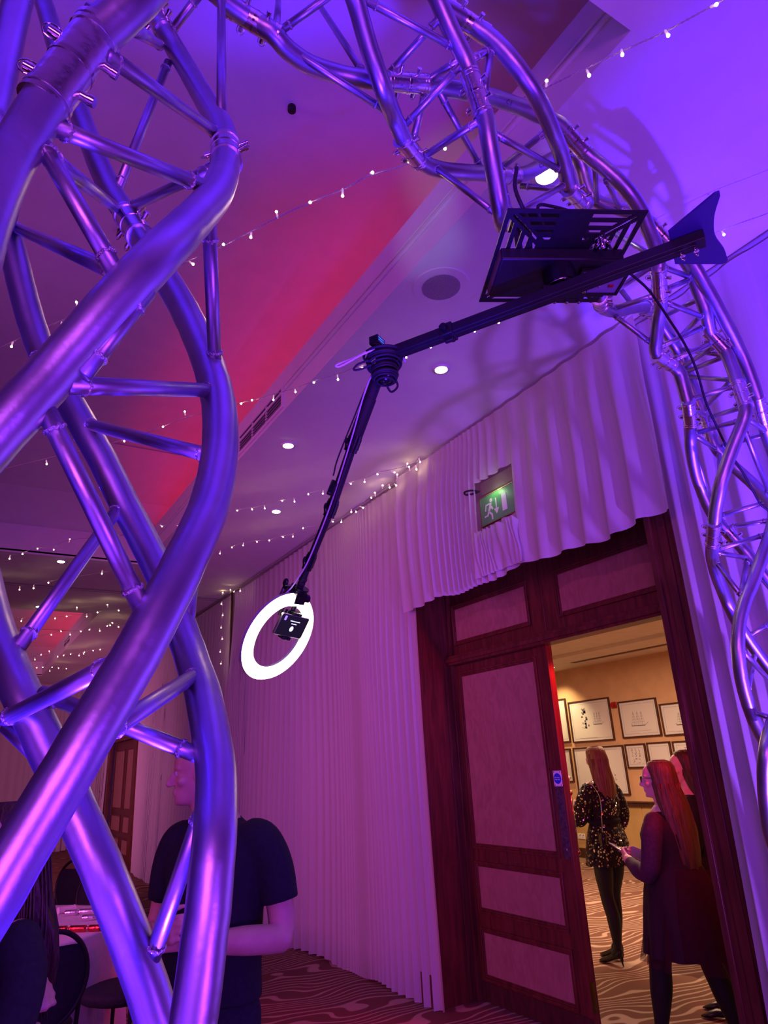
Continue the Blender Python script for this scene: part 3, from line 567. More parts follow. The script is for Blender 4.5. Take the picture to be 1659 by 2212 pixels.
# dark-coated wall behind the far person omitted: nothing of it shows
CHORDS=[
[(0.290,1.143,3.461),(0.275,1.166,3.496),(0.260,1.189,3.532),(0.245,1.212,3.568),(0.230,1.235,3.603),(0.214,1.259,3.637),(0.194,1.288,3.663),(0.178,1.308,3.632),(0.167,1.319,3.590),(0.173,1.313,3.570),(0.179,1.307,3.549),(0.185,1.302,3.529),(0.191,1.296,3.508),(0.197,1.290,3.487),(0.204,1.285,3.467),(0.210,1.279,3.446),(0.217,1.274,3.426),(0.224,1.269,3.405),(0.231,1.264,3.385),(0.239,1.259,3.365),(0.247,1.255,3.345),(0.254,1.248,3.324),(0.259,1.241,3.304),(0.263,1.232,3.284),(0.267,1.224,3.264),(0.270,1.214,3.244),(0.273,1.205,3.224),(0.275,1.195,3.204),(0.278,1.186,3.184),(0.280,1.176,3.165),(0.282,1.166,3.145),(0.284,1.156,3.125),(0.285,1.146,3.106),(0.287,1.135,3.086),(0.289,1.125,3.066),(0.290,1.115,3.047),(0.291,1.104,3.027),(0.292,1.093,3.008),(0.293,1.082,2.989),(0.293,1.071,2.970),(0.293,1.059,2.951),(0.294,1.048,2.932),(0.294,1.036,2.913),(0.294,1.024,2.894),(0.293,1.012,2.875),(0.293,1.001,2.856),(0.293,0.990,2.837),(0.292,0.980,2.817),(0.292,0.970,2.797),(0.291,0.961,2.777),(0.289,0.951,2.757),(0.287,0.941,2.737),(0.285,0.932,2.717),(0.283,0.921,2.698),(0.280,0.911,2.678),(0.277,0.901,2.659),(0.273,0.890,2.640),(0.269,0.879,2.621),(0.265,0.869,2.602),(0.261,0.858,2.583),(0.257,0.848,2.564),(0.252,0.837,2.545),(0.247,0.827,2.526),(0.242,0.816,2.507),(0.237,0.806,2.488),(0.231,0.797,2.468),(0.225,0.787,2.449),(0.218,0.778,2.431),(0.211,0.768,2.412),(0.204,0.759,2.393),(0.196,0.749,2.374),(0.189,0.739,2.356),(0.182,0.729,2.337),(0.174,0.719,2.319),(0.167,0.709,2.301),(0.160,0.699,2.282),(0.152,0.690,2.264),(0.144,0.681,2.245),(0.135,0.674,2.226),(0.126,0.669,2.206),(0.116,0.667,2.186),(0.105,0.668,2.167),(0.095,0.672,2.148),(0.084,0.676,2.129),(0.074,0.681,2.110),(0.064,0.687,2.091),(0.053,0.693,2.072),(0.043,0.698,2.053),(0.033,0.702,2.034),(0.022,0.704,2.015),(0.012,0.707,1.995),(0.001,0.711,1.976),(-0.009,0.714,1.957),(-0.020,0.717,1.938),(-0.039,0.716,1.891),(-0.058,0.713,1.846),(-0.078,0.711,1.800),(-0.096,0.710,1.754),(-0.113,0.713,1.707),(-0.127,0.719,1.659),(-0.140,0.728,1.612),(-0.153,0.740,1.565),(-0.164,0.753,1.519),(-0.175,0.767,1.472),(-0.186,0.781,1.425),(-0.195,0.796,1.379),(-0.204,0.811,1.332),(-0.211,0.825,1.285),(-0.216,0.839,1.237),(-0.221,0.853,1.189),(-0.223,0.866,1.141),(-0.223,0.879,1.093),(-0.223,0.892,1.045),(-0.221,0.905,0.997),(-0.219,0.918,0.949),(-0.216,0.931,0.901),(-0.212,0.943,0.853),(-0.208,0.955,0.804),(-0.205,0.967,0.756),(-0.201,0.978,0.708),(-0.196,0.989,0.659),(-0.191,0.999,0.611),(-0.184,1.009,0.562),(-0.177,1.018,0.514),(-0.170,1.027,0.465),(-0.163,1.035,0.417),(-0.156,1.042,0.368),(-0.152,1.048,0.318),(-0.149,1.053,0.269),(-0.148,1.055,0.219),(-0.150,1.055,0.169),(-0.154,1.053,0.119),(-0.157,1.051,0.070),(-0.160,1.050,0.020)],
[(0.585,0.981,3.519),(0.552,0.952,3.496),(0.518,0.923,3.474),(0.484,0.894,3.453),(0.451,0.865,3.429),(0.420,0.838,3.402),(0.392,0.812,3.369),(0.368,0.788,3.333),(0.347,0.766,3.293),(0.329,0.746,3.252),(0.310,0.727,3.210),(0.292,0.710,3.167),(0.272,0.695,3.124),(0.252,0.682,3.080),(0.232,0.671,3.036),(0.213,0.662,2.991),(0.193,0.653,2.946),(0.175,0.646,2.900),(0.158,0.639,2.854),(0.143,0.634,2.807),(0.131,0.631,2.759),(0.119,0.630,2.711),(0.108,0.629,2.662),(0.096,0.627,2.614),(0.089,0.624,2.592),(0.082,0.622,2.571),(0.074,0.623,2.550),(0.063,0.628,2.530),(0.052,0.637,2.513),(0.040,0.645,2.495),(0.030,0.652,2.476),(0.021,0.657,2.455),(0.014,0.661,2.435),(0.006,0.665,2.413),(-0.001,0.668,2.392),(-0.007,0.670,2.370),(-0.013,0.671,2.348),(-0.018,0.672,2.326),(-0.023,0.672,2.304),(-0.028,0.670,2.282),(-0.032,0.668,2.259),(-0.035,0.666,2.237),(-0.038,0.664,2.214),(-0.040,0.663,2.192),(-0.042,0.662,2.169),(-0.043,0.661,2.146),(-0.044,0.662,2.124),(-0.044,0.662,2.101)],
[(0.824,0.945,3.630),(0.789,0.965,3.658),(0.755,0.985,3.686),(0.721,1.005,3.715),(0.687,1.024,3.744),(0.653,1.043,3.774),(0.620,1.063,3.803),(0.585,1.082,3.831),(0.551,1.103,3.859),(0.516,1.124,3.885),(0.480,1.146,3.909),(0.443,1.170,3.930),(0.406,1.196,3.947),(0.368,1.224,3.958),(0.330,1.254,3.963),(0.293,1.285,3.965),(0.256,1.317,3.962),(0.220,1.349,3.956),(0.185,1.381,3.947),(0.149,1.413,3.937),(0.114,1.445,3.925),(0.079,1.476,3.911),(0.043,1.505,3.897),(0.007,1.531,3.877),(-0.025,1.549,3.846),(-0.052,1.561,3.807),(-0.081,1.575,3.771),(-0.077,1.566,3.751),(-0.073,1.557,3.731),(-0.069,1.548,3.711),(-0.065,1.539,3.692),(-0.062,1.530,3.672),(-0.058,1.521,3.652),(-0.054,1.513,3.632),(-0.050,1.505,3.612),(-0.046,1.497,3.592),(-0.042,1.490,3.571),(-0.038,1.482,3.551),(-0.034,1.475,3.530),(-0.030,1.468,3.510),(-0.026,1.462,3.489),(-0.022,1.455,3.469),(-0.017,1.449,3.448),(-0.013,1.443,3.428),(-0.008,1.437,3.407),(-0.003,1.431,3.386),(0.003,1.425,3.366),(0.008,1.420,3.345),(0.013,1.414,3.324),(0.018,1.409,3.304),(0.024,1.403,3.283),(0.029,1.397,3.263),(0.034,1.391,3.242),(0.039,1.385,3.222),(0.044,1.379,3.201),(0.049,1.372,3.180),(0.054,1.366,3.160),(0.059,1.360,3.139),(0.064,1.354,3.119),(0.069,1.347,3.098),(0.074,1.341,3.078),(0.079,1.334,3.058),(0.084,1.327,3.037),(0.089,1.320,3.017),(0.094,1.313,2.997),(0.099,1.306,2.977),(0.104,1.299,2.956),(0.109,1.292,2.936),(0.114,1.284,2.916),(0.120,1.277,2.896),(0.125,1.269,2.876),(0.131,1.261,2.856),(0.136,1.253,2.837),(0.142,1.244,2.817),(0.148,1.235,2.798),(0.154,1.225,2.780),(0.160,1.215,2.761),(0.166,1.205,2.742),(0.171,1.195,2.724),(0.176,1.184,2.705),(0.181,1.173,2.686),(0.186,1.163,2.668),(0.191,1.152,2.649),(0.195,1.141,2.631),(0.199,1.130,2.612),(0.203,1.118,2.594),(0.207,1.107,2.575),(0.212,1.096,2.557),(0.216,1.084,2.538),(0.220,1.073,2.520),(0.224,1.062,2.501),(0.228,1.050,2.483),(0.232,1.039,2.464),(0.236,1.028,2.446),(0.240,1.017,2.427),(0.244,1.006,2.409),(0.247,0.995,2.390),(0.250,0.984,2.371),(0.254,0.973,2.352),(0.256,0.962,2.333),(0.259,0.952,2.314),(0.262,0.941,2.295),(0.264,0.931,2.276),(0.266,0.920,2.256),(0.268,0.910,2.237),(0.269,0.900,2.217),(0.271,0.890,2.198),(0.271,0.881,2.178),(0.272,0.872,2.158),(0.271,0.863,2.137),(0.270,0.855,2.117),(0.268,0.847,2.097),(0.266,0.839,2.076),(0.263,0.831,2.056),(0.259,0.823,2.036),(0.255,0.815,2.016),(0.250,0.808,1.996),(0.244,0.800,1.976),(0.238,0.791,1.957),(0.230,0.782,1.938),(0.222,0.774,1.919),(0.214,0.767,1.900),(0.205,0.761,1.881),(0.197,0.755,1.861),(0.188,0.751,1.841),(0.179,0.748,1.822),(0.170,0.746,1.801),(0.161,0.745,1.781),(0.152,0.745,1.761),(0.142,0.743,1.742),(0.132,0.741,1.722),(0.122,0.739,1.703),(0.112,0.739,1.683),(0.103,0.740,1.663),(0.093,0.742,1.643),(0.084,0.744,1.624),(0.074,0.744,1.604),(0.064,0.744,1.584),(0.055,0.744,1.564),(0.045,0.746,1.545),(0.035,0.747,1.525),(0.028,0.749,1.477),(0.019,0.749,1.429),(0.011,0.749,1.381),(0.004,0.751,1.333),(0.001,0.756,1.285),(-0.000,0.762,1.236),(0.000,0.770,1.188),(0.001,0.778,1.140),(0.002,0.788,1.093),(0.004,0.797,1.045),(0.007,0.807,0.997),(0.011,0.817,0.950),(0.015,0.827,0.903),(0.021,0.838,0.855),(0.029,0.848,0.808),(0.039,0.859,0.762),(0.051,0.870,0.716),(0.066,0.882,0.672),(0.082,0.894,0.627),(0.099,0.906,0.583),(0.116,0.918,0.539),(0.132,0.929,0.495),(0.147,0.940,0.450),(0.159,0.949,0.403),(0.168,0.958,0.356),(0.176,0.965,0.309),(0.181,0.972,0.261),(0.185,0.978,0.213),(0.189,0.983,0.165),(0.192,0.988,0.116),(0.196,0.994,0.068),(0.200,1.000,0.020)],
[(-0.051,1.269,2.693),(-0.044,1.265,2.672),(-0.037,1.260,2.651),(-0.030,1.257,2.630),(-0.023,1.255,2.609),(-0.016,1.254,2.588),(-0.009,1.253,2.567),(-0.003,1.253,2.546),(0.004,1.252,2.525),(0.011,1.252,2.504),(0.018,1.251,2.483),(0.025,1.249,2.462),(0.033,1.247,2.442),(0.040,1.244,2.421),(0.048,1.239,2.401),(0.056,1.234,2.381),(0.065,1.228,2.361),(0.074,1.221,2.342),(0.083,1.213,2.324),(0.092,1.206,2.305),(0.102,1.199,2.286),(0.111,1.192,2.267),(0.121,1.186,2.248),(0.131,1.181,2.229),(0.141,1.177,2.210),(0.152,1.174,2.191),(0.163,1.171,2.172),(0.173,1.169,2.152),(0.183,1.166,2.133),(0.193,1.164,2.113),(0.203,1.161,2.093),(0.213,1.157,2.074),(0.222,1.151,2.055),(0.231,1.144,2.035),(0.239,1.137,2.016),(0.247,1.129,1.997),(0.254,1.120,1.978),(0.261,1.111,1.959),(0.267,1.102,1.940),(0.273,1.093,1.920),(0.278,1.084,1.901),(0.283,1.075,1.881),(0.288,1.066,1.862),(0.292,1.056,1.842),(0.295,1.043,1.825),(0.296,1.028,1.808),(0.296,1.012,1.793),(0.296,0.995,1.779),(0.296,0.978,1.764),(0.295,0.962,1.749),(0.294,0.947,1.733),(0.293,0.932,1.717),(0.292,0.917,1.700),(0.291,0.903,1.683),(0.290,0.889,1.666),(0.288,0.876,1.648),(0.285,0.864,1.630),(0.281,0.851,1.612),(0.277,0.839,1.594),(0.273,0.829,1.575),(0.270,0.825,1.553),(0.268,0.823,1.531),(0.266,0.821,1.509),(0.263,0.821,1.487),(0.261,0.821,1.465),(0.259,0.822,1.443),(0.257,0.824,1.421),(0.255,0.826,1.399),(0.267,0.821,1.352),(0.280,0.817,1.305),(0.293,0.812,1.259),(0.300,0.807,1.211),(0.300,0.802,1.163),(0.296,0.795,1.115),(0.288,0.788,1.067),(0.279,0.780,1.020),(0.267,0.772,0.973),(0.255,0.764,0.927),(0.242,0.757,0.881),(0.228,0.750,0.835),(0.213,0.744,0.789),(0.197,0.739,0.743),(0.180,0.735,0.698),(0.161,0.731,0.653),(0.141,0.728,0.609),(0.120,0.726,0.565),(0.098,0.723,0.522),(0.077,0.722,0.478),(0.056,0.720,0.434),(0.036,0.720,0.390),(0.018,0.720,0.344),(0.001,0.722,0.299),(-0.014,0.725,0.253),(-0.028,0.729,0.206),(-0.041,0.734,0.160),(-0.054,0.740,0.113),(-0.066,0.745,0.066),(-0.080,0.750,0.020)],
[(-0.076,1.042,3.049),(-0.077,1.043,3.026),(-0.078,1.044,3.003),(-0.079,1.045,2.980),(-0.079,1.045,2.957),(-0.080,1.044,2.934),(-0.080,1.043,2.912),(-0.080,1.042,2.889),(-0.080,1.041,2.866),(-0.080,1.039,2.843),(-0.080,1.037,2.820),(-0.080,1.035,2.798),(-0.080,1.032,2.775),(-0.079,1.029,2.752),(-0.079,1.027,2.730),(-0.079,1.024,2.707),(-0.079,1.021,2.684),(-0.078,1.018,2.662)],
[(-0.018,1.235,2.074),(-0.014,1.225,2.055),(-0.010,1.214,2.036),(-0.006,1.203,2.017),(-0.001,1.192,1.998),(0.003,1.181,1.979),(0.007,1.170,1.961),(0.012,1.158,1.942),(0.017,1.147,1.923),(0.022,1.136,1.905),(0.027,1.124,1.887),(0.033,1.113,1.868),(0.039,1.101,1.850),(0.045,1.089,1.833),(0.052,1.077,1.815),(0.059,1.065,1.798),(0.066,1.053,1.781),(0.074,1.042,1.763),(0.083,1.033,1.745),(0.093,1.026,1.726),(0.103,1.020,1.707),(0.112,1.015,1.688),(0.122,1.009,1.669),(0.131,1.002,1.650),(0.141,0.996,1.631),(0.150,0.989,1.611),(0.160,0.983,1.592),(0.169,0.977,1.573),(0.179,0.972,1.554),(0.188,0.968,1.534),(0.198,0.967,1.514),(0.208,0.969,1.494),(0.218,0.971,1.474),(0.227,0.973,1.454),(0.236,0.974,1.434),(0.245,0.974,1.414),(0.253,0.973,1.393),(0.262,0.972,1.373),(0.270,0.970,1.352),(0.283,0.975,1.305),(0.296,0.979,1.258),(0.309,0.983,1.211),(0.320,0.989,1.164),(0.328,0.997,1.117),(0.333,1.008,1.069),(0.337,1.022,1.023),(0.339,1.037,0.976),(0.341,1.053,0.930),(0.340,1.068,0.884),(0.339,1.082,0.837),(0.335,1.093,0.789),(0.329,1.101,0.741),(0.320,1.105,0.693),(0.310,1.106,0.646),(0.299,1.105,0.598),(0.286,1.103,0.551),(0.272,1.101,0.504),(0.258,1.099,0.457),(0.242,1.098,0.411),(0.226,1.099,0.365),(0.208,1.103,0.320),(0.188,1.107,0.275),(0.166,1.113,0.232),(0.143,1.120,0.189),(0.120,1.128,0.147),(0.096,1.136,0.105),(0.073,1.143,0.063),(0.050,1.150,0.020)],
[(0.585,0.981,3.519),(0.602,0.993,3.512),(0.619,1.005,3.504),(0.634,1.016,3.493),(0.648,1.026,3.479),(0.661,1.036,3.464),(0.674,1.046,3.449),(0.687,1.055,3.434),(0.700,1.064,3.419),(0.714,1.072,3.403),(0.727,1.080,3.388),(0.742,1.090,3.374),(0.757,1.101,3.364),(0.774,1.114,3.360),(0.790,1.129,3.363),(0.806,1.143,3.370),(0.821,1.157,3.376),(0.838,1.171,3.379),(0.855,1.184,3.377),(0.873,1.196,3.371),(0.891,1.208,3.367),(0.909,1.221,3.366),(0.928,1.233,3.368),(0.947,1.243,3.371),(0.967,1.252,3.373),(0.988,1.259,3.374),(1.009,1.264,3.376),(1.031,1.267,3.378),(1.053,1.266,3.380),(1.075,1.263,3.382),(1.096,1.260,3.386),(1.117,1.256,3.391),(1.138,1.253,3.397),(1.159,1.252,3.405),(1.179,1.251,3.413),(1.199,1.250,3.422),(1.219,1.250,3.431),(1.239,1.251,3.440),(1.259,1.251,3.449),(1.280,1.252,3.458),(1.300,1.253,3.466),(1.320,1.254,3.475),(1.340,1.255,3.485),(1.359,1.256,3.495),(1.378,1.257,3.506),(1.397,1.258,3.518),(1.415,1.258,3.530),(1.433,1.259,3.543),(1.451,1.259,3.556),(1.468,1.258,3.570),(1.484,1.257,3.585),(1.500,1.256,3.600),(1.516,1.255,3.615),(1.531,1.255,3.631),(1.547,1.255,3.646),(1.562,1.257,3.662),(1.578,1.258,3.678),(1.593,1.260,3.693),(1.608,1.262,3.709),(1.624,1.264,3.725),(1.639,1.266,3.741),(1.654,1.268,3.756),(1.670,1.270,3.771),(1.687,1.271,3.785),(1.705,1.271,3.798),(1.725,1.269,3.808),(1.746,1.268,3.808),(1.767,1.272,3.801),(1.784,1.277,3.789),(1.798,1.282,3.773),(1.808,1.287,3.753),(1.815,1.291,3.733),(1.823,1.295,3.713),(1.832,1.297,3.693),(1.844,1.298,3.674),(1.858,1.296,3.658),(1.876,1.290,3.646),(1.895,1.281,3.640),(1.914,1.272,3.633),(1.933,1.264,3.626),(1.952,1.255,3.619),(1.970,1.246,3.612),(1.988,1.236,3.602),(2.002,1.226,3.589),(2.014,1.216,3.573),(2.024,1.207,3.556),(2.036,1.200,3.539),(2.050,1.197,3.522),(2.064,1.195,3.505),(2.079,1.193,3.489),(2.094,1.190,3.474),(2.110,1.186,3.459),(2.126,1.184,3.444),(2.144,1.183,3.431),(2.163,1.184,3.421),(2.183,1.187,3.412),(2.202,1.191,3.401),(2.219,1.196,3.389),(2.235,1.202,3.374),(2.249,1.208,3.359),(2.262,1.213,3.342),(2.274,1.217,3.323),(2.284,1.219,3.304),(2.294,1.222,3.284),(2.305,1.226,3.266),(2.319,1.233,3.251),(2.336,1.242,3.239),(2.353,1.251,3.229),(2.370,1.261,3.219),(2.387,1.270,3.208),(2.403,1.273,3.194),(2.418,1.271,3.177),(2.433,1.269,3.162),(2.446,1.266,3.145),(2.453,1.264,3.124),(2.456,1.262,3.102),(2.457,1.261,3.080),(2.457,1.259,3.058),(2.457,1.257,3.036),(2.456,1.256,3.014),(2.454,1.254,2.993),(2.454,1.252,2.971),(2.453,1.249,2.949),(2.451,1.246,2.927),(2.449,1.244,2.905),(2.447,1.242,2.883),(2.444,1.242,2.862),(2.442,1.247,2.840),(2.441,1.257,2.821),(2.438,1.267,2.802),(2.433,1.278,2.783),(2.429,1.289,2.764),(2.425,1.300,2.746),(2.421,1.311,2.727),(2.417,1.321,2.708),(2.413,1.332,2.689),(2.410,1.342,2.670),(2.406,1.352,2.650),(2.403,1.362,2.631),(2.401,1.373,2.612),(2.401,1.384,2.593),(2.404,1.396,2.575),(2.409,1.408,2.557),(2.415,1.421,2.540),(2.421,1.433,2.523),(2.426,1.444,2.505),(2.432,1.455,2.486),(2.438,1.466,2.468),(2.447,1.478,2.452),(2.458,1.491,2.438),(2.472,1.504,2.427),(2.487,1.518,2.419),(2.503,1.532,2.413),(2.519,1.546,2.407),(2.536,1.559,2.402),(2.552,1.572,2.396),(2.569,1.585,2.390),(2.586,1.597,2.383),(2.603,1.609,2.374),(2.620,1.619,2.365),(2.636,1.629,2.355),(2.653,1.639,2.344),(2.670,1.648,2.333),(2.687,1.657,2.322),(2.704,1.666,2.312),(2.721,1.674,2.301),(2.739,1.682,2.290),(2.756,1.690,2.279),(2.773,1.698,2.267),(2.789,1.705,2.254),(2.805,1.711,2.240),(2.818,1.715,2.223),(2.830,1.717,2.205),(2.840,1.718,2.185),(2.851,1.718,2.166),(2.862,1.718,2.147),(2.875,1.718,2.129),(2.887,1.718,2.111),(2.900,1.718,2.093),(2.913,1.718,2.075),(2.926,1.717,2.057),(2.940,1.716,2.040),(2.953,1.715,2.023),(2.967,1.714,2.005),(2.981,1.713,1.988),(2.995,1.712,1.971),(3.008,1.710,1.954),(3.022,1.709,1.937),(3.036,1.707,1.920),(3.050,1.706,1.903),(3.064,1.705,1.886),(3.059,1.713,1.837),(3.055,1.724,1.789),(3.050,1.737,1.741),(3.045,1.748,1.693),(3.040,1.756,1.644),(3.034,1.759,1.595),(3.027,1.757,1.545),(3.019,1.749,1.497),(3.011,1.736,1.449),(3.003,1.721,1.403),(2.995,1.704,1.356),(2.987,1.685,1.311),(2.978,1.665,1.266),(2.970,1.645,1.221),(2.961,1.624,1.177),(2.952,1.604,1.132),(2.943,1.583,1.088),(2.934,1.562,1.043),(2.924,1.542,0.999),(2.913,1.522,0.954),(2.902,1.504,0.909),(2.890,1.486,0.864),(2.877,1.469,0.819),(2.862,1.452,0.775),(2.846,1.436,0.730),(2.830,1.420,0.686),(2.813,1.405,0.642),(2.797,1.390,0.597),(2.781,1.376,0.552),(2.766,1.364,0.506),(2.753,1.352,0.459),(2.741,1.342,0.412),(2.731,1.334,0.363),(2.722,1.327,0.315),(2.715,1.322,0.266),(2.708,1.317,0.217),(2.701,1.313,0.167),(2.694,1.309,0.118),(2.688,1.305,0.069),(2.680,1.300,0.020)],
[(0.290,1.143,3.461),(0.311,1.148,3.460),(0.333,1.154,3.459),(0.354,1.159,3.460),(0.376,1.162,3.460),(0.398,1.165,3.459),(0.419,1.164,3.454),(0.438,1.158,3.444),(0.457,1.153,3.434),(0.477,1.157,3.427),(0.497,1.166,3.425),(0.518,1.173,3.425),(0.540,1.178,3.426),(0.561,1.182,3.428),(0.583,1.185,3.431),(0.605,1.186,3.436),(0.626,1.187,3.442),(0.648,1.186,3.447),(0.669,1.184,3.450),(0.691,1.180,3.452),(0.712,1.174,3.453),(0.733,1.168,3.455),(0.755,1.163,3.458),(0.776,1.158,3.463),(0.797,1.153,3.467),(0.817,1.148,3.472),(0.838,1.142,3.478),(0.859,1.137,3.483),(0.880,1.132,3.488),(0.901,1.127,3.493),(0.922,1.123,3.498),(0.943,1.118,3.503),(0.964,1.114,3.508),(0.985,1.110,3.513),(1.007,1.105,3.516),(1.028,1.100,3.519),(1.049,1.096,3.521),(1.071,1.092,3.526),(1.092,1.091,3.532),(1.112,1.091,3.540),(1.132,1.092,3.549),(1.153,1.093,3.558),(1.173,1.094,3.566),(1.194,1.095,3.573),(1.215,1.095,3.579),(1.237,1.096,3.585),(1.258,1.096,3.589),(1.280,1.095,3.592),(1.302,1.093,3.593),(1.324,1.091,3.592),(1.346,1.088,3.591),(1.368,1.084,3.590),(1.390,1.081,3.589),(1.411,1.078,3.587),(1.433,1.076,3.585),(1.455,1.079,3.581),(1.476,1.083,3.575),(1.497,1.087,3.569),(1.518,1.089,3.562),(1.538,1.090,3.555),(1.559,1.091,3.546),(1.579,1.090,3.537),(1.597,1.087,3.525),(1.614,1.082,3.511),(1.629,1.077,3.496),(1.645,1.073,3.481),(1.661,1.069,3.466),(1.677,1.066,3.452),(1.694,1.064,3.438),(1.713,1.065,3.426),(1.732,1.067,3.415),(1.751,1.071,3.406),(1.771,1.076,3.396),(1.789,1.081,3.385),(1.806,1.088,3.373),(1.823,1.095,3.361),(1.841,1.102,3.349),(1.859,1.109,3.338),(1.877,1.116,3.329),(1.896,1.124,3.320),(1.913,1.133,3.310),(1.929,1.144,3.299),(1.943,1.155,3.286),(1.953,1.164,3.268),(1.957,1.172,3.248),(1.967,1.183,3.232),(1.983,1.195,3.223),(2.000,1.208,3.216),(2.016,1.221,3.210),(2.033,1.234,3.204),(2.049,1.248,3.198),(2.062,1.264,3.190),(2.074,1.279,3.180),(2.085,1.295,3.168),(2.095,1.309,3.154),(2.104,1.322,3.139),(2.114,1.336,3.125),(2.125,1.351,3.113),(2.140,1.363,3.103),(2.159,1.370,3.094),(2.180,1.374,3.088),(2.202,1.376,3.084),(2.224,1.377,3.084),(2.246,1.378,3.082),(2.267,1.381,3.079),(2.288,1.385,3.073),(2.306,1.389,3.061),(2.317,1.393,3.042),(2.326,1.397,3.022),(2.333,1.400,3.001),(2.339,1.403,2.981),(2.345,1.406,2.960),(2.352,1.411,2.939),(2.363,1.418,2.921),(2.378,1.428,2.909),(2.394,1.441,2.902),(2.411,1.454,2.897),(2.428,1.467,2.893),(2.445,1.481,2.889),(2.462,1.494,2.883),(2.478,1.507,2.874),(2.491,1.519,2.862),(2.503,1.530,2.847),(2.516,1.540,2.831),(2.528,1.550,2.816),(2.541,1.559,2.801),(2.554,1.568,2.785),(2.568,1.576,2.771),(2.583,1.585,2.757),(2.598,1.593,2.743),(2.614,1.601,2.729),(2.629,1.608,2.715),(2.643,1.613,2.699),(2.655,1.618,2.681),(2.666,1.620,2.662),(2.676,1.622,2.642),(2.686,1.622,2.623),(2.698,1.623,2.604),(2.710,1.623,2.585),(2.724,1.623,2.568),(2.739,1.621,2.552),(2.755,1.618,2.537),(2.770,1.614,2.521),(2.783,1.610,2.504),(2.794,1.604,2.486),(2.803,1.599,2.467),(2.812,1.593,2.447),(2.820,1.586,2.427),(2.827,1.580,2.408),(2.833,1.573,2.388),(2.839,1.566,2.367),(2.845,1.560,2.347),(2.853,1.555,2.327),(2.863,1.550,2.308),(2.876,1.547,2.290),(2.889,1.544,2.273),(2.904,1.542,2.257),(2.919,1.540,2.241),(2.934,1.538,2.225),(2.949,1.536,2.209)],
[(0.824,0.945,3.630),(0.834,0.946,3.611),(0.845,0.948,3.591),(0.857,0.950,3.573),(0.870,0.954,3.555),(0.884,0.959,3.538),(0.898,0.964,3.521),(0.913,0.969,3.505),(0.929,0.974,3.490),(0.945,0.979,3.476),(0.961,0.984,3.461),(0.975,0.989,3.444),(0.985,0.993,3.424),(0.993,0.998,3.404),(1.001,1.001,3.383),(1.010,1.004,3.363),(1.020,1.006,3.343),(1.030,1.008,3.323),(1.037,1.012,3.302),(1.043,1.017,3.281),(1.049,1.023,3.261),(1.057,1.030,3.241),(1.066,1.038,3.222),(1.076,1.047,3.204),(1.086,1.056,3.187),(1.097,1.065,3.169),(1.108,1.075,3.152),(1.119,1.085,3.135),(1.132,1.096,3.121),(1.147,1.110,3.112),(1.163,1.124,3.107),(1.180,1.139,3.103)],
[(0.882,0.976,3.611),(0.905,0.975,3.611),(0.927,0.974,3.610),(0.949,0.974,3.611),(0.971,0.974,3.610),(0.992,0.971,3.604),(1.011,0.967,3.593),(1.028,0.961,3.580),(1.045,0.956,3.566),(1.060,0.952,3.551),(1.076,0.949,3.535),(1.091,0.947,3.519),(1.107,0.946,3.503),(1.124,0.946,3.489),(1.141,0.948,3.475),(1.159,0.951,3.463),(1.179,0.955,3.453),(1.199,0.961,3.445),(1.219,0.969,3.441),(1.239,0.978,3.438),(1.259,0.987,3.434),(1.278,0.997,3.430),(1.298,1.007,3.425),(1.317,1.018,3.422),(1.337,1.028,3.423),(1.356,1.039,3.426),(1.375,1.050,3.428),(1.394,1.061,3.426),(1.412,1.073,3.421),(1.430,1.085,3.416),(1.449,1.097,3.413),(1.467,1.110,3.412),(1.485,1.122,3.413),(1.504,1.134,3.413),(1.524,1.144,3.413),(1.545,1.152,3.411),(1.566,1.159,3.414),(1.586,1.165,3.420),(1.606,1.171,3.428),(1.625,1.177,3.437),(1.645,1.184,3.445)],
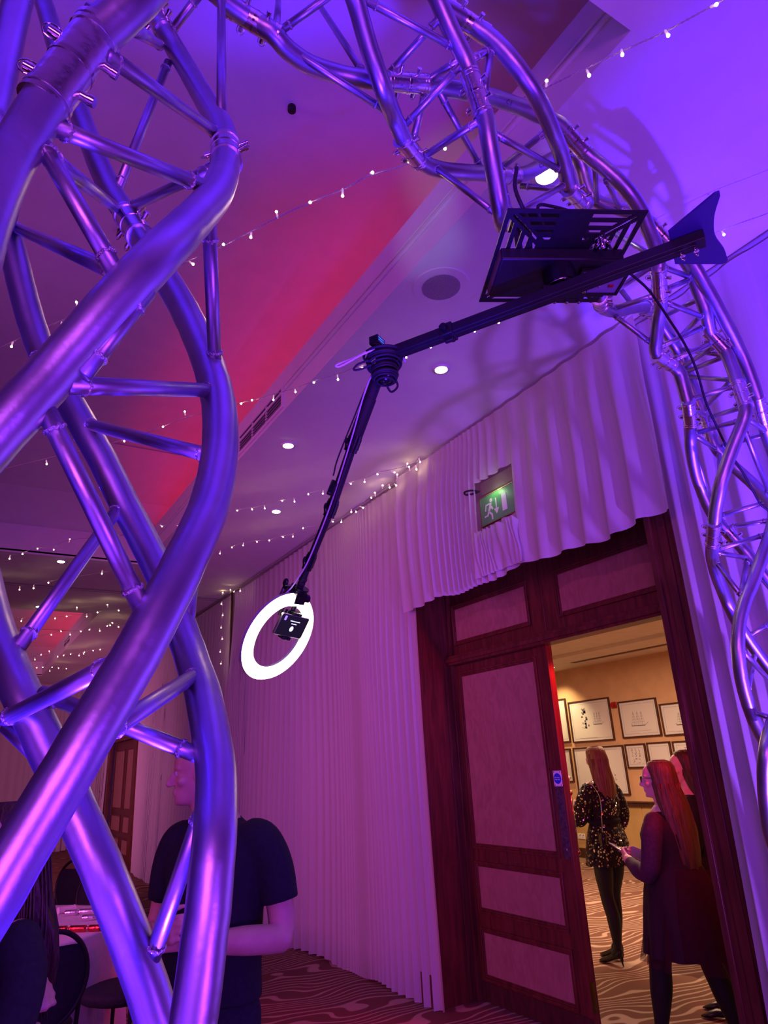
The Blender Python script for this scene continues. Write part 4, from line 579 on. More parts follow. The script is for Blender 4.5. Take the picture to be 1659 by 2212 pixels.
[(1.717,1.245,3.201),(1.717,1.249,3.179),(1.719,1.255,3.159),(1.732,1.268,3.148),(1.750,1.281,3.150),(1.767,1.294,3.156),(1.784,1.306,3.163),(1.801,1.318,3.171),(1.818,1.330,3.180),(1.835,1.340,3.189),(1.852,1.351,3.198),(1.870,1.361,3.206),(1.888,1.370,3.215),(1.907,1.378,3.224),(1.926,1.385,3.233),(1.945,1.392,3.242),(1.964,1.398,3.250),(1.984,1.403,3.259),(2.003,1.408,3.269),(2.022,1.413,3.279),(2.041,1.417,3.289),(2.060,1.421,3.300),(2.079,1.424,3.311),(2.098,1.427,3.323),(2.117,1.431,3.334),(2.136,1.434,3.345),(2.155,1.438,3.356),(2.174,1.441,3.366),(2.193,1.445,3.377),(2.212,1.449,3.388),(2.231,1.453,3.398),(2.250,1.457,3.408),(2.269,1.462,3.418),(2.289,1.467,3.426),(2.310,1.473,3.432),(2.330,1.479,3.438),(2.351,1.486,3.443),(2.371,1.493,3.447),(2.392,1.500,3.450),(2.413,1.506,3.451),(2.434,1.513,3.452),(2.455,1.520,3.451),(2.476,1.525,3.446),(2.496,1.531,3.438),(2.515,1.535,3.428),(2.534,1.540,3.418),(2.554,1.545,3.408),(2.573,1.551,3.399),(2.593,1.556,3.390),(2.611,1.561,3.380),(2.628,1.565,3.366),(2.643,1.568,3.350),(2.654,1.569,3.331),(2.661,1.569,3.310),(2.666,1.569,3.288),(2.670,1.568,3.266),(2.673,1.567,3.245),(2.676,1.566,3.223),(2.678,1.565,3.201),(2.681,1.563,3.179),(2.684,1.562,3.157),(2.686,1.560,3.135),(2.690,1.559,3.113),(2.694,1.557,3.091),(2.697,1.555,3.070),(2.700,1.554,3.048),(2.703,1.552,3.026),(2.704,1.551,3.004),(2.704,1.549,2.982),(2.703,1.549,2.960),(2.702,1.548,2.937),(2.702,1.547,2.915),(2.706,1.546,2.894),(2.717,1.545,2.875),(2.733,1.543,2.859),(2.749,1.542,2.844),(2.765,1.539,2.829),(2.780,1.535,2.813),(2.792,1.529,2.796),(2.803,1.521,2.778),(2.811,1.512,2.759),(2.817,1.503,2.740),(2.820,1.492,2.721),(2.821,1.482,2.701),(2.822,1.472,2.682),(2.822,1.462,2.662),(2.821,1.452,2.642),(2.820,1.443,2.622),(2.818,1.434,2.602),(2.817,1.427,2.581),(2.813,1.424,2.560),(2.807,1.424,2.538),(2.799,1.427,2.518),(2.789,1.431,2.498),(2.778,1.433,2.479),(2.766,1.436,2.461),(2.753,1.437,2.443),(2.740,1.439,2.425),(2.727,1.442,2.408),(2.714,1.444,2.390),(2.702,1.448,2.372),(2.690,1.453,2.353),(2.681,1.458,2.334),(2.671,1.465,2.315),(2.663,1.472,2.296),(2.654,1.479,2.277),(2.645,1.486,2.258),(2.636,1.493,2.239),(2.625,1.499,2.221),(2.614,1.506,2.203),(2.604,1.512,2.184),(2.595,1.518,2.165),(2.586,1.523,2.145),(2.578,1.529,2.125),(2.571,1.534,2.105),(2.565,1.538,2.084),(2.559,1.542,2.063),(2.554,1.545,2.042),(2.551,1.549,2.020),(2.549,1.553,1.998),(2.550,1.557,1.977),(2.553,1.562,1.955),(2.557,1.568,1.935),(2.563,1.573,1.914),(2.569,1.579,1.893),(2.576,1.583,1.873),(2.584,1.588,1.852),(2.591,1.591,1.832),(2.600,1.595,1.812),(2.609,1.599,1.792),(2.619,1.602,1.773),(2.631,1.607,1.755),(2.644,1.612,1.738),(2.659,1.616,1.721),(2.674,1.621,1.706),(2.689,1.625,1.690),(2.704,1.628,1.674),(2.719,1.631,1.659),(2.735,1.633,1.643),(2.751,1.635,1.628),(2.767,1.637,1.612),(2.782,1.639,1.597),(2.798,1.640,1.581),(2.814,1.642,1.566),(2.838,1.640,1.523),(2.864,1.639,1.482),(2.891,1.638,1.441),(2.917,1.637,1.400),(2.942,1.636,1.358),(2.964,1.633,1.314),(2.981,1.629,1.268),(2.995,1.623,1.222),(3.004,1.616,1.174),(3.010,1.607,1.126),(3.014,1.598,1.079),(3.016,1.588,1.031),(3.017,1.577,0.983),(3.017,1.567,0.935),(3.016,1.556,0.887),(3.014,1.545,0.840),(3.012,1.535,0.792),(3.009,1.525,0.744),(3.006,1.516,0.696),(3.003,1.508,0.648),(3.000,1.500,0.600),(2.996,1.494,0.551),(2.991,1.488,0.503),(2.986,1.483,0.454),(2.979,1.478,0.406),(2.972,1.474,0.358),(2.965,1.471,0.309),(2.957,1.467,0.261),(2.950,1.464,0.213),(2.942,1.461,0.165),(2.934,1.457,0.117),(2.927,1.454,0.068),(2.920,1.450,0.020)],
[(2.081,1.157,3.480),(2.102,1.161,3.471),(2.122,1.163,3.462),(2.140,1.165,3.450),(2.157,1.167,3.435),(2.171,1.167,3.418),(2.184,1.167,3.400),(2.198,1.168,3.382),(2.213,1.169,3.365),(2.229,1.172,3.351),(2.246,1.175,3.336),(2.263,1.179,3.323),(2.281,1.182,3.309),(2.298,1.186,3.295),(2.315,1.189,3.281),(2.332,1.193,3.267),(2.349,1.197,3.253),(2.366,1.200,3.239),(2.383,1.204,3.225),(2.400,1.208,3.211),(2.417,1.212,3.198),(2.435,1.216,3.184),(2.452,1.221,3.170),(2.469,1.225,3.156),(2.485,1.230,3.142),(2.501,1.234,3.126),(2.514,1.237,3.109),(2.526,1.240,3.090),(2.537,1.243,3.071),(2.546,1.245,3.051),(2.555,1.248,3.030),(2.564,1.250,3.010),(2.572,1.253,2.989),(2.581,1.257,2.969),(2.591,1.261,2.950),(2.604,1.267,2.932),(2.619,1.274,2.917),(2.634,1.282,2.903),(2.650,1.290,2.890),(2.665,1.298,2.875),(2.680,1.306,2.861),(2.695,1.313,2.845),(2.708,1.319,2.828),(2.721,1.324,2.810),(2.732,1.327,2.791),(2.742,1.330,2.772),(2.752,1.332,2.752),(2.761,1.333,2.732)],
[(2.719,1.530,1.792),(2.702,1.531,1.778),(2.684,1.532,1.764),(2.665,1.533,1.751),(2.647,1.532,1.738),(2.628,1.530,1.725),(2.610,1.528,1.712),(2.592,1.525,1.698),(2.574,1.523,1.684),(2.557,1.520,1.670),(2.542,1.519,1.653),(2.530,1.520,1.634),(2.524,1.525,1.613),(2.524,1.533,1.591),(2.527,1.542,1.571),(2.531,1.550,1.550),(2.535,1.557,1.529),(2.539,1.564,1.508),(2.543,1.571,1.486),(2.548,1.577,1.465),(2.553,1.583,1.444),(2.559,1.589,1.423),(2.564,1.594,1.401),(2.571,1.600,1.380),(2.577,1.605,1.359),(2.585,1.609,1.338),(2.593,1.613,1.318),(2.603,1.616,1.297),(2.613,1.618,1.277),(2.623,1.620,1.257),(2.633,1.622,1.237),(2.645,1.596,1.197),(2.656,1.570,1.156),(2.667,1.543,1.117),(2.679,1.516,1.077),(2.690,1.490,1.037),(2.701,1.463,0.997),(2.712,1.437,0.957),(2.723,1.412,0.916),(2.733,1.388,0.874),(2.743,1.365,0.831),(2.752,1.345,0.787),(2.760,1.327,0.742),(2.767,1.311,0.696),(2.773,1.298,0.648),(2.779,1.287,0.601),(2.784,1.277,0.553),(2.788,1.269,0.504),(2.793,1.260,0.456),(2.799,1.251,0.408),(2.805,1.243,0.360),(2.811,1.235,0.311),(2.818,1.229,0.263),(2.824,1.223,0.214),(2.831,1.217,0.166),(2.837,1.212,0.117),(2.844,1.206,0.069),(2.850,1.200,0.020)],
]
BRACES=[
((0.046,0.648,2.465),(0.282,0.972,2.793)),
((-0.002,0.668,2.344),(0.204,0.774,2.451)),
((-0.010,0.670,2.328),(0.090,0.673,2.174)),
((0.005,0.664,2.296),(0.151,1.227,2.770)),
((0.170,1.204,2.763),(0.245,0.881,2.601)),
((0.233,1.263,3.301),(0.149,1.238,2.836)),
((-0.025,1.251,2.664),(0.091,0.672,2.176)),
((0.325,1.151,3.462),(0.293,0.991,2.842)),
((0.212,0.757,2.376),(0.274,0.904,2.235)),
((0.227,1.267,3.396),(0.275,1.160,3.443)),
((0.021,0.647,2.519),(0.040,0.642,2.513)),
((0.067,0.632,2.508),(0.213,1.280,3.369)),
((-0.037,1.260,2.668),(-0.017,0.666,2.271)),
((-0.067,1.039,3.012),(-0.070,1.036,2.848)),
((0.122,0.666,2.161),(0.068,0.690,2.050)),
((0.054,0.696,2.037),(0.270,0.883,2.185)),
((0.129,1.180,2.239),(0.255,0.831,2.052)),
((0.036,0.701,2.012),(0.161,0.752,1.817)),
((0.113,1.195,2.240),(0.186,1.171,2.103)),
((0.202,1.160,2.097),(0.066,1.066,1.825)),
((0.059,1.051,1.729),(0.134,0.746,1.759)),
((0.063,1.049,1.721),(0.116,1.014,1.667)),
((0.096,1.023,1.760),(0.276,0.905,1.671)),
((0.130,0.738,1.691),(0.297,1.001,1.787)),
((0.273,0.866,1.619),(0.244,0.968,1.437)),
((0.149,0.992,1.594),(0.247,0.978,1.393)),
((0.300,1.066,1.928),(0.293,1.057,1.843)),
((-0.006,0.712,1.986),(0.045,1.242,2.389)),
((0.601,0.994,3.511),(0.482,1.144,3.441)),
((0.705,1.698,4.500),(0.469,1.143,3.444)),
((0.773,1.492,4.227),(0.734,1.160,3.475)),
((0.509,1.167,3.425),(0.800,1.163,3.371)),
((0.808,1.143,3.488),(0.868,0.967,3.538)),
((0.659,1.002,3.497),(0.929,0.982,3.480)),
((0.882,1.184,3.377),(0.953,0.997,3.449)),
((0.924,1.119,3.509),(0.945,0.992,3.459)),
((0.937,1.225,3.376),(0.927,1.125,3.489)),
((0.992,1.253,3.381),(1.017,1.025,3.303)),
((0.975,1.120,3.492),(1.221,1.243,3.452)),
((1.041,1.263,3.384),(1.133,1.115,3.110)),
((1.047,0.963,3.548),(1.023,0.998,3.357)),
((0.978,0.976,3.462),(1.044,0.967,3.540)),
((1.061,1.011,3.270),(1.430,1.101,3.408)),
((1.312,1.245,3.493),(1.292,1.018,3.419)),
((1.189,1.093,3.116),(1.481,1.134,3.407)),
((1.422,1.268,3.492),(1.513,1.148,3.410)),
((1.121,1.059,3.162),(1.180,1.110,3.110)),
((1.600,1.091,3.512),(1.862,1.297,3.649)),
((1.637,1.086,3.462),(1.944,1.258,3.623)),
((2.164,1.445,3.748),(1.921,1.150,3.299)),
((1.760,1.269,3.149),(1.933,1.165,3.284)),
((1.954,1.394,3.249),(1.993,1.217,3.211)),
((1.755,1.222,3.199),(2.176,1.440,3.372)),
((1.973,1.404,3.244),(2.112,1.353,3.118)),
((1.960,1.154,3.277),(2.224,1.210,3.372)),
((2.006,1.192,3.220),(2.229,1.214,3.366)),
((2.476,1.503,3.466),(2.281,1.223,3.300)),
((2.047,1.226,3.204),(2.322,1.246,3.240)),
((2.605,1.532,3.412),(2.305,1.245,3.245)),
((2.143,1.351,3.109),(2.352,1.262,3.222)),
((2.251,1.371,3.093),(2.411,1.276,3.177)),
((2.657,1.574,3.297),(2.422,1.274,3.164)),
((2.665,1.570,3.271),(2.452,1.266,3.114)),
((2.642,1.554,3.373),(2.446,1.269,3.117)),
((2.670,1.571,3.246),(2.451,1.257,2.997)),
((2.349,1.404,2.957),(2.450,1.255,2.972)),
((2.710,1.547,3.083),(2.456,1.256,3.016)),
((2.711,1.546,3.030),(2.436,1.248,2.869)),
((2.484,1.493,2.879),(2.432,1.263,2.818)),
((2.669,1.572,3.173),(2.706,1.549,3.050)),
((2.361,1.406,2.938),(2.701,1.555,3.042)),
((2.480,1.496,2.877),(2.717,1.546,2.873)),
((2.509,1.526,2.847),(2.688,1.611,2.648)),
((2.730,1.548,2.855),(2.393,1.375,2.617)),
((2.724,1.536,2.885),(2.706,1.309,2.843)),
((2.447,1.269,2.785),(2.833,1.433,2.646)),
((2.450,1.249,2.823),(2.692,1.310,2.852)),
((2.720,1.616,2.587),(2.823,1.429,2.607)),
((2.767,1.609,2.540),(2.788,1.434,2.518)),
((2.558,1.562,2.397),(2.742,1.444,2.453)),
((2.576,1.571,2.394),(2.820,1.589,2.402)),
((2.612,1.606,2.377),(2.597,1.516,2.193)),
((2.818,1.589,2.390),(2.592,1.516,2.209)),
((2.866,1.712,2.156),(2.584,1.526,2.144)),
((2.898,1.723,2.085),(2.971,1.637,2.141)),
((2.558,1.548,1.996),(3.035,1.724,1.885)),
((2.944,1.725,2.015),(2.598,1.583,1.842)),
((2.628,1.600,1.768),(2.640,1.534,1.739)),
]
COUPLERS=[
((0.014,0.661,2.435),(-0.338,0.175,-0.925),0.13),
((0.283,0.922,2.699),(-0.122,-0.460,-0.880),0.10),
((0.206,1.283,3.459),(0.295,-0.243,-0.924),0.10),
((0.178,1.182,2.701),(0.227,-0.484,-0.845),0.10),
((0.418,1.164,3.454),(0.934,-0.134,-0.330),0.13),
((0.869,1.134,3.485),(0.945,-0.227,0.237),0.12),
((0.943,1.241,3.370),(0.892,0.442,0.093),0.11),
((1.003,1.002,3.377),(0.394,0.132,-0.910),0.12),
((0.974,0.974,3.610),(0.971,-0.084,-0.222),0.13),
((1.504,1.087,3.567),(0.945,0.105,-0.309),0.12),
((1.351,1.256,3.490),(0.882,0.041,0.470),0.10),
((1.557,1.156,3.412),(0.941,0.299,0.160),0.11),
((2.074,1.194,3.495),(0.685,-0.118,-0.719),0.11),
((1.772,1.298,3.158),(0.780,0.551,0.296),0.09),
((1.973,1.188,3.228),(0.687,0.571,-0.449),0.12),
((2.353,1.486,3.443),(0.936,0.294,0.192),0.10),
((2.417,1.271,3.178),(0.678,-0.107,-0.727),0.10),
((2.202,1.376,3.084),(0.992,0.078,-0.102),0.10),
((2.451,1.246,2.925),(-0.084,-0.114,-0.990),0.11),
((2.372,1.424,2.913),(0.688,0.503,-0.524),0.11),
((2.704,1.550,2.996),(0.029,-0.057,-0.998),0.11),
((2.621,1.276,2.915),(0.670,0.337,-0.661),0.11),
((2.463,1.495,2.434),(0.605,0.614,-0.507),0.11),
((2.777,1.612,2.512),(0.570,-0.213,-0.793),0.11),
]
STRINGS=[
([(1.82,0.48,3.82),(1.72,0.67,3.82),(1.66,0.79,3.82),(1.59,0.90,3.82),(1.53,1.00,3.82),(1.46,1.12,3.82),(1.34,1.31,3.82),(1.27,1.46,3.82),(1.21,1.62,3.82),(1.11,1.74,3.82),(1.05,1.85,3.82),(0.96,1.98,3.82),(0.88,2.11,3.82),(0.81,2.24,3.82),(0.74,2.37,3.82),(0.63,2.54,3.82),(0.48,2.83,3.82),(0.26,3.17,3.82),(0.19,3.27,3.82),(0.01,3.55,3.82),(-0.13,3.79,3.82)],[((1.722,0.666,3.820),0),((1.659,0.786,3.820),1),((1.585,0.900,3.820),1),((1.537,1.007,3.820),1),((1.456,1.118,3.820),2),((1.276,1.476,3.820),1),((1.205,1.615,3.820),0),((1.106,1.729,3.820),0),((1.047,1.850,3.820),1),((0.959,1.979,3.820),0),((0.879,2.113,3.820),2),((0.813,2.245,3.820),1),((0.736,2.368,3.820),0),((0.636,2.547,3.820),0),((0.249,3.116,3.820),2),((0.199,3.275,3.820),1),((0.003,3.565,3.820),1)]),
([(2.84,1.01,3.86),(2.79,1.11,3.86),(2.70,1.27,3.86),(2.62,1.48,3.86),(2.51,1.70,3.86),(2.20,2.25,3.86),(2.14,2.38,3.86),(2.08,2.50,3.86),(2.00,2.62,3.86),(1.94,2.76,3.86),(1.77,3.01,3.86),(1.70,3.14,3.86),(1.61,3.27,3.86),(1.54,3.40,3.86),(1.45,3.53,3.86),(1.36,3.66,3.86),(1.30,3.73,3.86),(1.05,4.07,3.86),(0.95,4.25,3.86),(0.76,4.57,3.86),(0.33,5.11,3.86),(-0.06,5.61,3.86)],[((2.709,1.277,3.860),1),((2.205,2.259,3.860),1),((2.141,2.385,3.860),1),((2.081,2.502,3.860),1),((2.006,2.630,3.860),1),((1.946,2.763,3.860),1),((1.775,3.013,3.860),0),((1.702,3.152,3.860),1),((1.615,3.278,3.860),0),((1.541,3.413,3.860),1),((1.454,3.544,3.860),1),((1.356,3.657,3.860),0),((1.300,3.731,3.860),0),((1.038,4.036,3.860),2),((0.949,4.253,3.860),0),((0.767,4.588,3.860),0),((0.334,5.140,3.860),1)]),
([(2.95,4.04,3.92),(2.89,4.21,3.92),(2.82,4.33,3.92),(2.74,4.44,3.92),(2.71,4.58,3.92),(2.63,4.72,3.92),(2.50,4.95,3.92),(2.42,5.08,3.92),(2.35,5.24,3.92),(2.26,5.34,3.92),(2.18,5.50,3.92),(2.09,5.62,3.92),(1.99,5.73,3.92),(1.79,6.06,3.92),(1.61,6.35,3.92),(1.47,6.43,3.92),(1.14,6.91,3.92),(0.77,7.19,3.92),(0.66,7.50,3.92),(0.52,7.59,3.92),(0.40,7.81,3.92),(0.29,7.95,3.92),(0.09,8.20,3.92)],[((2.903,4.235,3.920),2),((2.841,4.367,3.920),0),((2.744,4.443,3.920),0),((2.710,4.587,3.920),1),((2.632,4.722,3.920),0),((2.510,4.973,3.920),1),((2.415,5.075,3.920),0),((2.355,5.247,3.920),1),((2.264,5.337,3.920),0),((2.180,5.514,3.920),1),((2.094,5.617,3.920),0),((1.989,5.729,3.920),0),((1.615,6.353,3.920),0),((1.468,6.401,3.920),0),((1.134,6.876,3.920),0),((0.776,7.267,3.920),2),((0.666,7.566,3.920),0),((0.517,7.592,3.920),0),((0.403,7.814,3.920),0),((0.296,7.947,3.920),1)]),
([(3.06,5.46,3.95),(2.98,5.83,3.95),(2.80,6.01,3.95),(2.79,6.23,3.95),(2.70,6.35,3.95),(2.63,6.52,3.95),(2.51,6.60,3.95),(2.42,6.71,3.95),(2.36,6.87,3.95),(2.28,7.05,3.95),(1.96,7.65,3.95),(1.55,8.14,3.95),(1.30,8.41,3.95),(0.95,8.86,3.95),(0.79,9.05,3.95),(0.65,9.25,3.95),(0.51,9.40,3.95),(0.33,9.49,3.95),(0.15,9.63,3.95)],[((2.985,5.847,3.950),0),((2.796,6.005,3.950),0),((2.798,6.261,3.950),1),((2.701,6.352,3.950),0),((2.633,6.515,3.950),0),((2.514,6.599,3.950),0),((2.420,6.707,3.950),1),((2.356,6.875,3.950),0),((2.292,7.084,3.950),1),((1.558,8.176,3.950),1),((1.281,8.326,3.950),1),((0.791,9.054,3.950),0),((0.651,9.299,3.950),1),((0.507,9.425,3.950),1),((0.333,9.489,3.950),0)]),
([(2.24,9.90,3.97),(2.09,10.11,3.97),(1.87,10.41,3.97),(1.63,10.71,3.97),(1.51,10.86,3.97),(1.27,11.11,3.97),(1.13,11.26,3.97),(0.85,11.41,3.97),(0.71,11.50,3.97),(0.49,11.71,3.97)],[((1.879,10.468,3.970),0),((1.718,10.359,3.970),2),((1.629,10.683,3.970),0),((1.515,10.889,3.970),1),((1.349,10.676,3.970),2),((1.271,11.106,3.970),0),((1.131,11.256,3.970),0),((0.851,11.415,3.970),0),((0.708,11.495,3.970),1)]),
([(2.54,11.12,3.98),(2.11,11.64,3.98),(1.89,11.99,3.98),(1.77,12.11,3.98),(1.63,12.28,3.98),(1.35,12.40,3.98),(1.23,12.69,3.98),(0.94,13.18,3.98)],[((2.126,11.717,3.980),0),((1.975,11.604,3.980),0),((1.967,11.451,3.980),0),((1.969,11.684,3.980),0),((1.896,12.031,3.980),1),((1.759,12.071,3.980),0),((1.627,12.277,3.980),0),((1.507,12.483,3.980),1),((1.336,12.320,3.980),0),((1.232,12.735,3.980),0)]),
([(2.83,13.41,3.98),(2.26,13.98,3.98),(2.02,14.43,3.98),(1.73,14.79,3.98),(1.34,14.88,3.98),(1.15,15.46,3.98)],[((2.254,13.985,3.980),0),((2.137,14.179,3.980),0),((2.035,14.373,3.980),0),((2.029,14.546,3.980),0),((1.981,14.674,3.980),1),((1.834,14.650,3.980),0),((1.736,14.848,3.980),0),((1.629,14.991,3.980),0),((1.458,14.737,3.980),2),((1.329,14.825,3.980),0),((1.263,15.376,3.980),1)]),
([(2.46,16.05,3.98),(2.01,16.70,3.98),(1.73,16.54,3.98),(1.42,16.67,3.98),(1.29,17.06,3.98)],[((2.011,16.705,3.980),0),((1.865,16.658,3.980),0),((1.731,16.539,3.980),0),((1.718,16.980,3.980),1),((1.526,16.578,3.980),0),((1.419,16.669,3.980),0)]),
([(4.01,16.77,3.90),(2.92,18.15,3.90),(2.50,19.64,3.90),(2.27,20.41,3.90)],[((2.786,17.985,3.900),0),((2.819,18.436,3.900),0),((2.868,19.003,3.900),0),((2.796,19.310,3.900),0),((2.580,18.466,3.900),0),((2.594,18.841,3.900),0),((2.509,19.141,3.900),0)]),
]
TOPLIGHTS=[(3.080,8.621,3.956),(3.080,8.840,3.976),(3.080,9.010,3.996),(3.080,9.367,4.038),(3.080,9.729,4.107),(3.080,4.299,4.061),(3.080,4.354,4.015),(3.080,4.448,4.009),(3.080,4.650,4.015),(3.080,4.700,3.981),(3.080,4.791,4.011),(3.080,4.905,4.013),(3.080,5.033,3.982),(3.080,5.125,4.006),(3.080,5.323,3.982),(3.080,5.416,3.971),(3.080,5.497,4.014),(3.080,5.704,3.976),(3.080,5.926,4.034)]
LEAD=[(1.429,0.997,3.079),(1.675,1.125,3.154),(1.882,1.178,3.166),(2.001,1.198,3.093),(2.105,1.222,3.032),(2.197,1.255,2.969),(2.288,1.300,2.878),(2.384,1.334,2.807),(2.481,1.365,2.741),(2.568,1.374,2.651),(2.649,1.388,2.560),(2.750,1.390,2.407),(2.95,1.5,1.6),(2.85,1.45,.9),(2.8,1.45,.02)]
MARKS=[((1.499,1.256,3.599),(0.725,-0.030,0.688),'C E',0.020),((1.212,1.095,3.579),(0.962,0.028,0.273),'C E',0.018),((1.953,1.254,3.619),(0.848,-0.409,-0.338),'C',0.018)]
# ================================================================== TRUSS ARCH
arch = thing('truss_arch', 'twisted aluminium truss arch of bent tubes standing over the rotating arm, lit blue', 'truss', (0.2, 0.9, 0))
AI = Matrix.Translation((-.2, -.9, 0))
def part(name, bm, m, par=arch, inv=AI, mats=None):
    o = obj(name, bm, m, None, True, mats=mats); o.parent = par; o.matrix_parent_inverse = inv; return o
for pts in CHORDS:
    b = new(); tube(b, pts, .025, 24); part('main_tube', b, alu)
def weld(b, p, d, r):
    d = d.normalized(); a = d.orthogonal().normalized(); c = d.cross(a); n = 22
    P = [p + (a*math.cos(2*PI*k/n)+c*math.sin(2*PI*k/n))*(r+.0004) + d*(.0016*math.sin(k*2.7)) for k in range(n+1)]
    tube(b, P, .0021, 6, mi=1)
for p, q in BRACES:
    p, q = Vector(p), Vector(q); d = (q-p).normalized()
    b = new(); tube(b, [p, p.lerp(q, .5), q], .0102, 16)
    L = (q-p).length
    if L > .09: weld(b, p+d*.0262, d, .0102); weld(b, q-d*.0262, d, .0102)
    part('brace_tube', b, None, mats=[alu, weldm])
for c_, d, L in COUPLERS:
    c_, d = Vector(c_), Vector(d).normalized(); a = d.orthogonal().normalized(); e = d.cross(a)
    b = new(); tube(b, [c_-d*L/2, c_+d*L/2], .0268, 28)
    for s in (-.5, -.42, 0, .42, .5):
        tube(b, [c_+d*(s*L-.003), c_+d*(s*L+.003)], .0285 if s else .0278, 28, mi=1 if s == 0 else 0)
    cp = part('coupler', b, None, mats=[alu2, steel]); sharp(cp)
    vw = (c_-Vector((0,0,1.65))); wv_ = d.cross(vw).normalized(); uv_ = wv_.cross(d).normalized()
    for s, an in ((-.22, .35), (.22, .5)):
        w = wv_*math.cos(an)-uv_*math.sin(an)*(1 if uv_.dot(vw) > 0 else -1); o_ = c_+d*s*L
        b = new(); tube(b, [o_-w*.040, o_+w*.042], .0055, 14); tube(b, [o_+w*.036, o_+w*.043], .0068, 14)
        ring = [o_-w*.036+(d*math.cos(k*PI/6)+w*math.sin(k*PI/6)*1.2)*.010 for k in range(13)]; tube(b, ring, .0010, 6)
        pn = obj('coupler_pin', b, steel, None); pn.parent = cp
        sharp(pn)
# conformity marks stamped on two tubes
for c_, d, txt, sz in MARKS:
    c_, d = Vector(c_), Vector(d).normalized(); v = (Vector((0,0,1.65))-c_); nv = (v-d*v.dot(d)).normalized()
    yv = nv.cross(d); o_ = c_+nv*.0254
    curve_text(txt, sz, ink, 'stamped_mark', None, Matrix.Translation(o_) @ Matrix((d, yv, nv)).transposed().to_4x4(), .0002)
    m_o = bpy.data.objects['stamped_mark'] if 'stamped_mark' in bpy.data.objects else None
for m_o in [o for o in bpy.data.objects if o.name.startswith('stamped_mark')]: m_o.parent = arch; m_o.matrix_parent_inverse = AI

# power lead running down the far leg
lead = catmull(LEAD, 6)
b = new(); tube(b, lead, .0045, 10); tag(obj('power_lead', b, rubber), 'black power lead running down inside the far truss leg', 'cable')

# ================================================================== ROTATING ARM UNIT UNDER THE ARCH
PC = Vector((1.125, .925, 2.80)); ea = Vector((.888, -.459, 0)).normalized(); eb = Vector((.459, .888, 0)).normalized()
rig = thing('rotating_booth_arm', 'black rotating arm unit with slotted plate and fishtail fin hung under the arch', 'photo booth', tuple(PC))
RM = Matrix(((ea.x, eb.x, 0), (ea.y, eb.y, 0), (0, 0, 1)))
rig.rotation_euler = RM.to_euler()
# slotted square plate, cut as real slots
bm = new(); HS = .163; N = 92; cell = 2*HS/N
def slot_hit(x, y):
    ax, ay = abs(x), abs(y)
    if ax > HS-.010 or ay > HS-.010: return False
    if abs(ax-ay) < .0060: return .070 < ax < .146 and not (.118 < ax < .1)        # diagonal slots to the corners
    if abs(ax-ay) < .0135: return False
    big, sm = (ay, ax) if ay > ax else (ax, ay)
    if ay > ax and sm < .010: return False
    if ax > ay and sm < .006: return False
    for c_ in (.145, .121, .097, .073, .049):
        if abs(big-c_) < .0065:
            if big-sm < .016: return False
            if ay > ax and sm < .052 and (int((sm+.2)/.034) % 2 == 0): return False
            return True
    return False
mask = [[not slot_hit(-HS+(i+.5)*cell, -HS+(j+.5)*cell) for j in range(N)] for i in range(N)]
for i in range(N):
    j = 0
    while j < N:
        if mask[i][j]:
            k = j
            while k < N and mask[i][k]: k += 1
            box(bm, -HS+i*cell, -HS+(i+1)*cell, -HS+j*cell, -HS+k*cell, -.002, .002); j = k
        else: j += 1
obj('slotted_plate', bm, black, rig, False)
bm = new(); box(bm, -.152, .150, -.044, .100, -.036, -.002); bev(sharp(obj('motor_housing', bm, black, rig)), .004)
bm = new(); box(bm, -.156, -.152, -.040, .096, -.032, -.006); sharp(obj('side_cover', bm, noise_mat('side_cover_plum', (.05,.012,.02), (.07,.016,.028), 20, .5), rig))
bm = new(); box(bm, .060, .172, -.008, .076, -.0395, -.036); bev(sharp(obj('control_panel', bm, noise_mat('violet_grey_panel', (.25,.2,.4), (.3,.25,.45), 30, .4), rig)), .002)
bm = new(); box(bm, .112, .134, .014, .026, -.0415, -.0395); sharp(obj('display', bm, lcd, rig))
bm = new(); box(bm, .143, .156, .042, .052, -.0425, -.0395); bev(sharp(obj('rocker_switch', bm, redpl, rig)), .001)
for x in (.09, .105, .12):
    bm = new(); cyl(bm, (x, .050, -.0395), (x, .050, -.0425), .003, 12); obj('button', bm, greyb, rig)
bm = new()
for a in ((.054,.178,-.014,-.008), (.054,.178,.076,.082), (.054,.06,-.008,.076), (.172,.178,-.008,.076)): box(bm, *a, -.043, -.036)
box(bm, .150, .178, -.008, .076, -.036, -.030)
sharp(obj('panel_surround', bm, black, rig))
bm = new(); cyl(bm, (0,.0,-.036), (0,.0,-.082), .040, 40); cyl(bm, (0,0,-.082), (0,0,-.100), .027, 32); sharp(obj('bearing_hub', bm, blackg, rig))
bm = new(); tube(bm, [(.034*math.cos(a*PI/20), .034*math.sin(a*PI/20), -.083) for a in range(41)], .0028, 8); obj('hub_ring', bm, steel, rig)
bm = new(); box(bm, -.055, .055, -.028, .028, -.108, -.098)
for x in (-.045, -.015, .015, .045):
    for y in (-.02, .02): cyl(bm, (x,y,-.108), (x,y,-.114), .0045, 8, mi=1)
bev(sharp(obj('arm_clamp_plate', bm, None, rig, mats=[black, steel])), .001)
bm = new()
for k in range(3): a = k*2*PI/3; cyl(bm, (.085, -.075, .0), (.085+.02*math.cos(a), -.075+.02*math.sin(a), -.014), .005, 10)
cyl(bm, (.085,-.075,.004), (.085,-.075,-.03), .006, 12); obj('wing_bolt', bm, steel, rig)
bm = new()
for x in (-.09, .09): cyl(bm, (x, 0, 0), (x, .01, .16), .009, 12)
box(bm, -.10, .10, -.03, .04, .12, .132); sharp(obj('hanger_bracket', bm, black, rig))
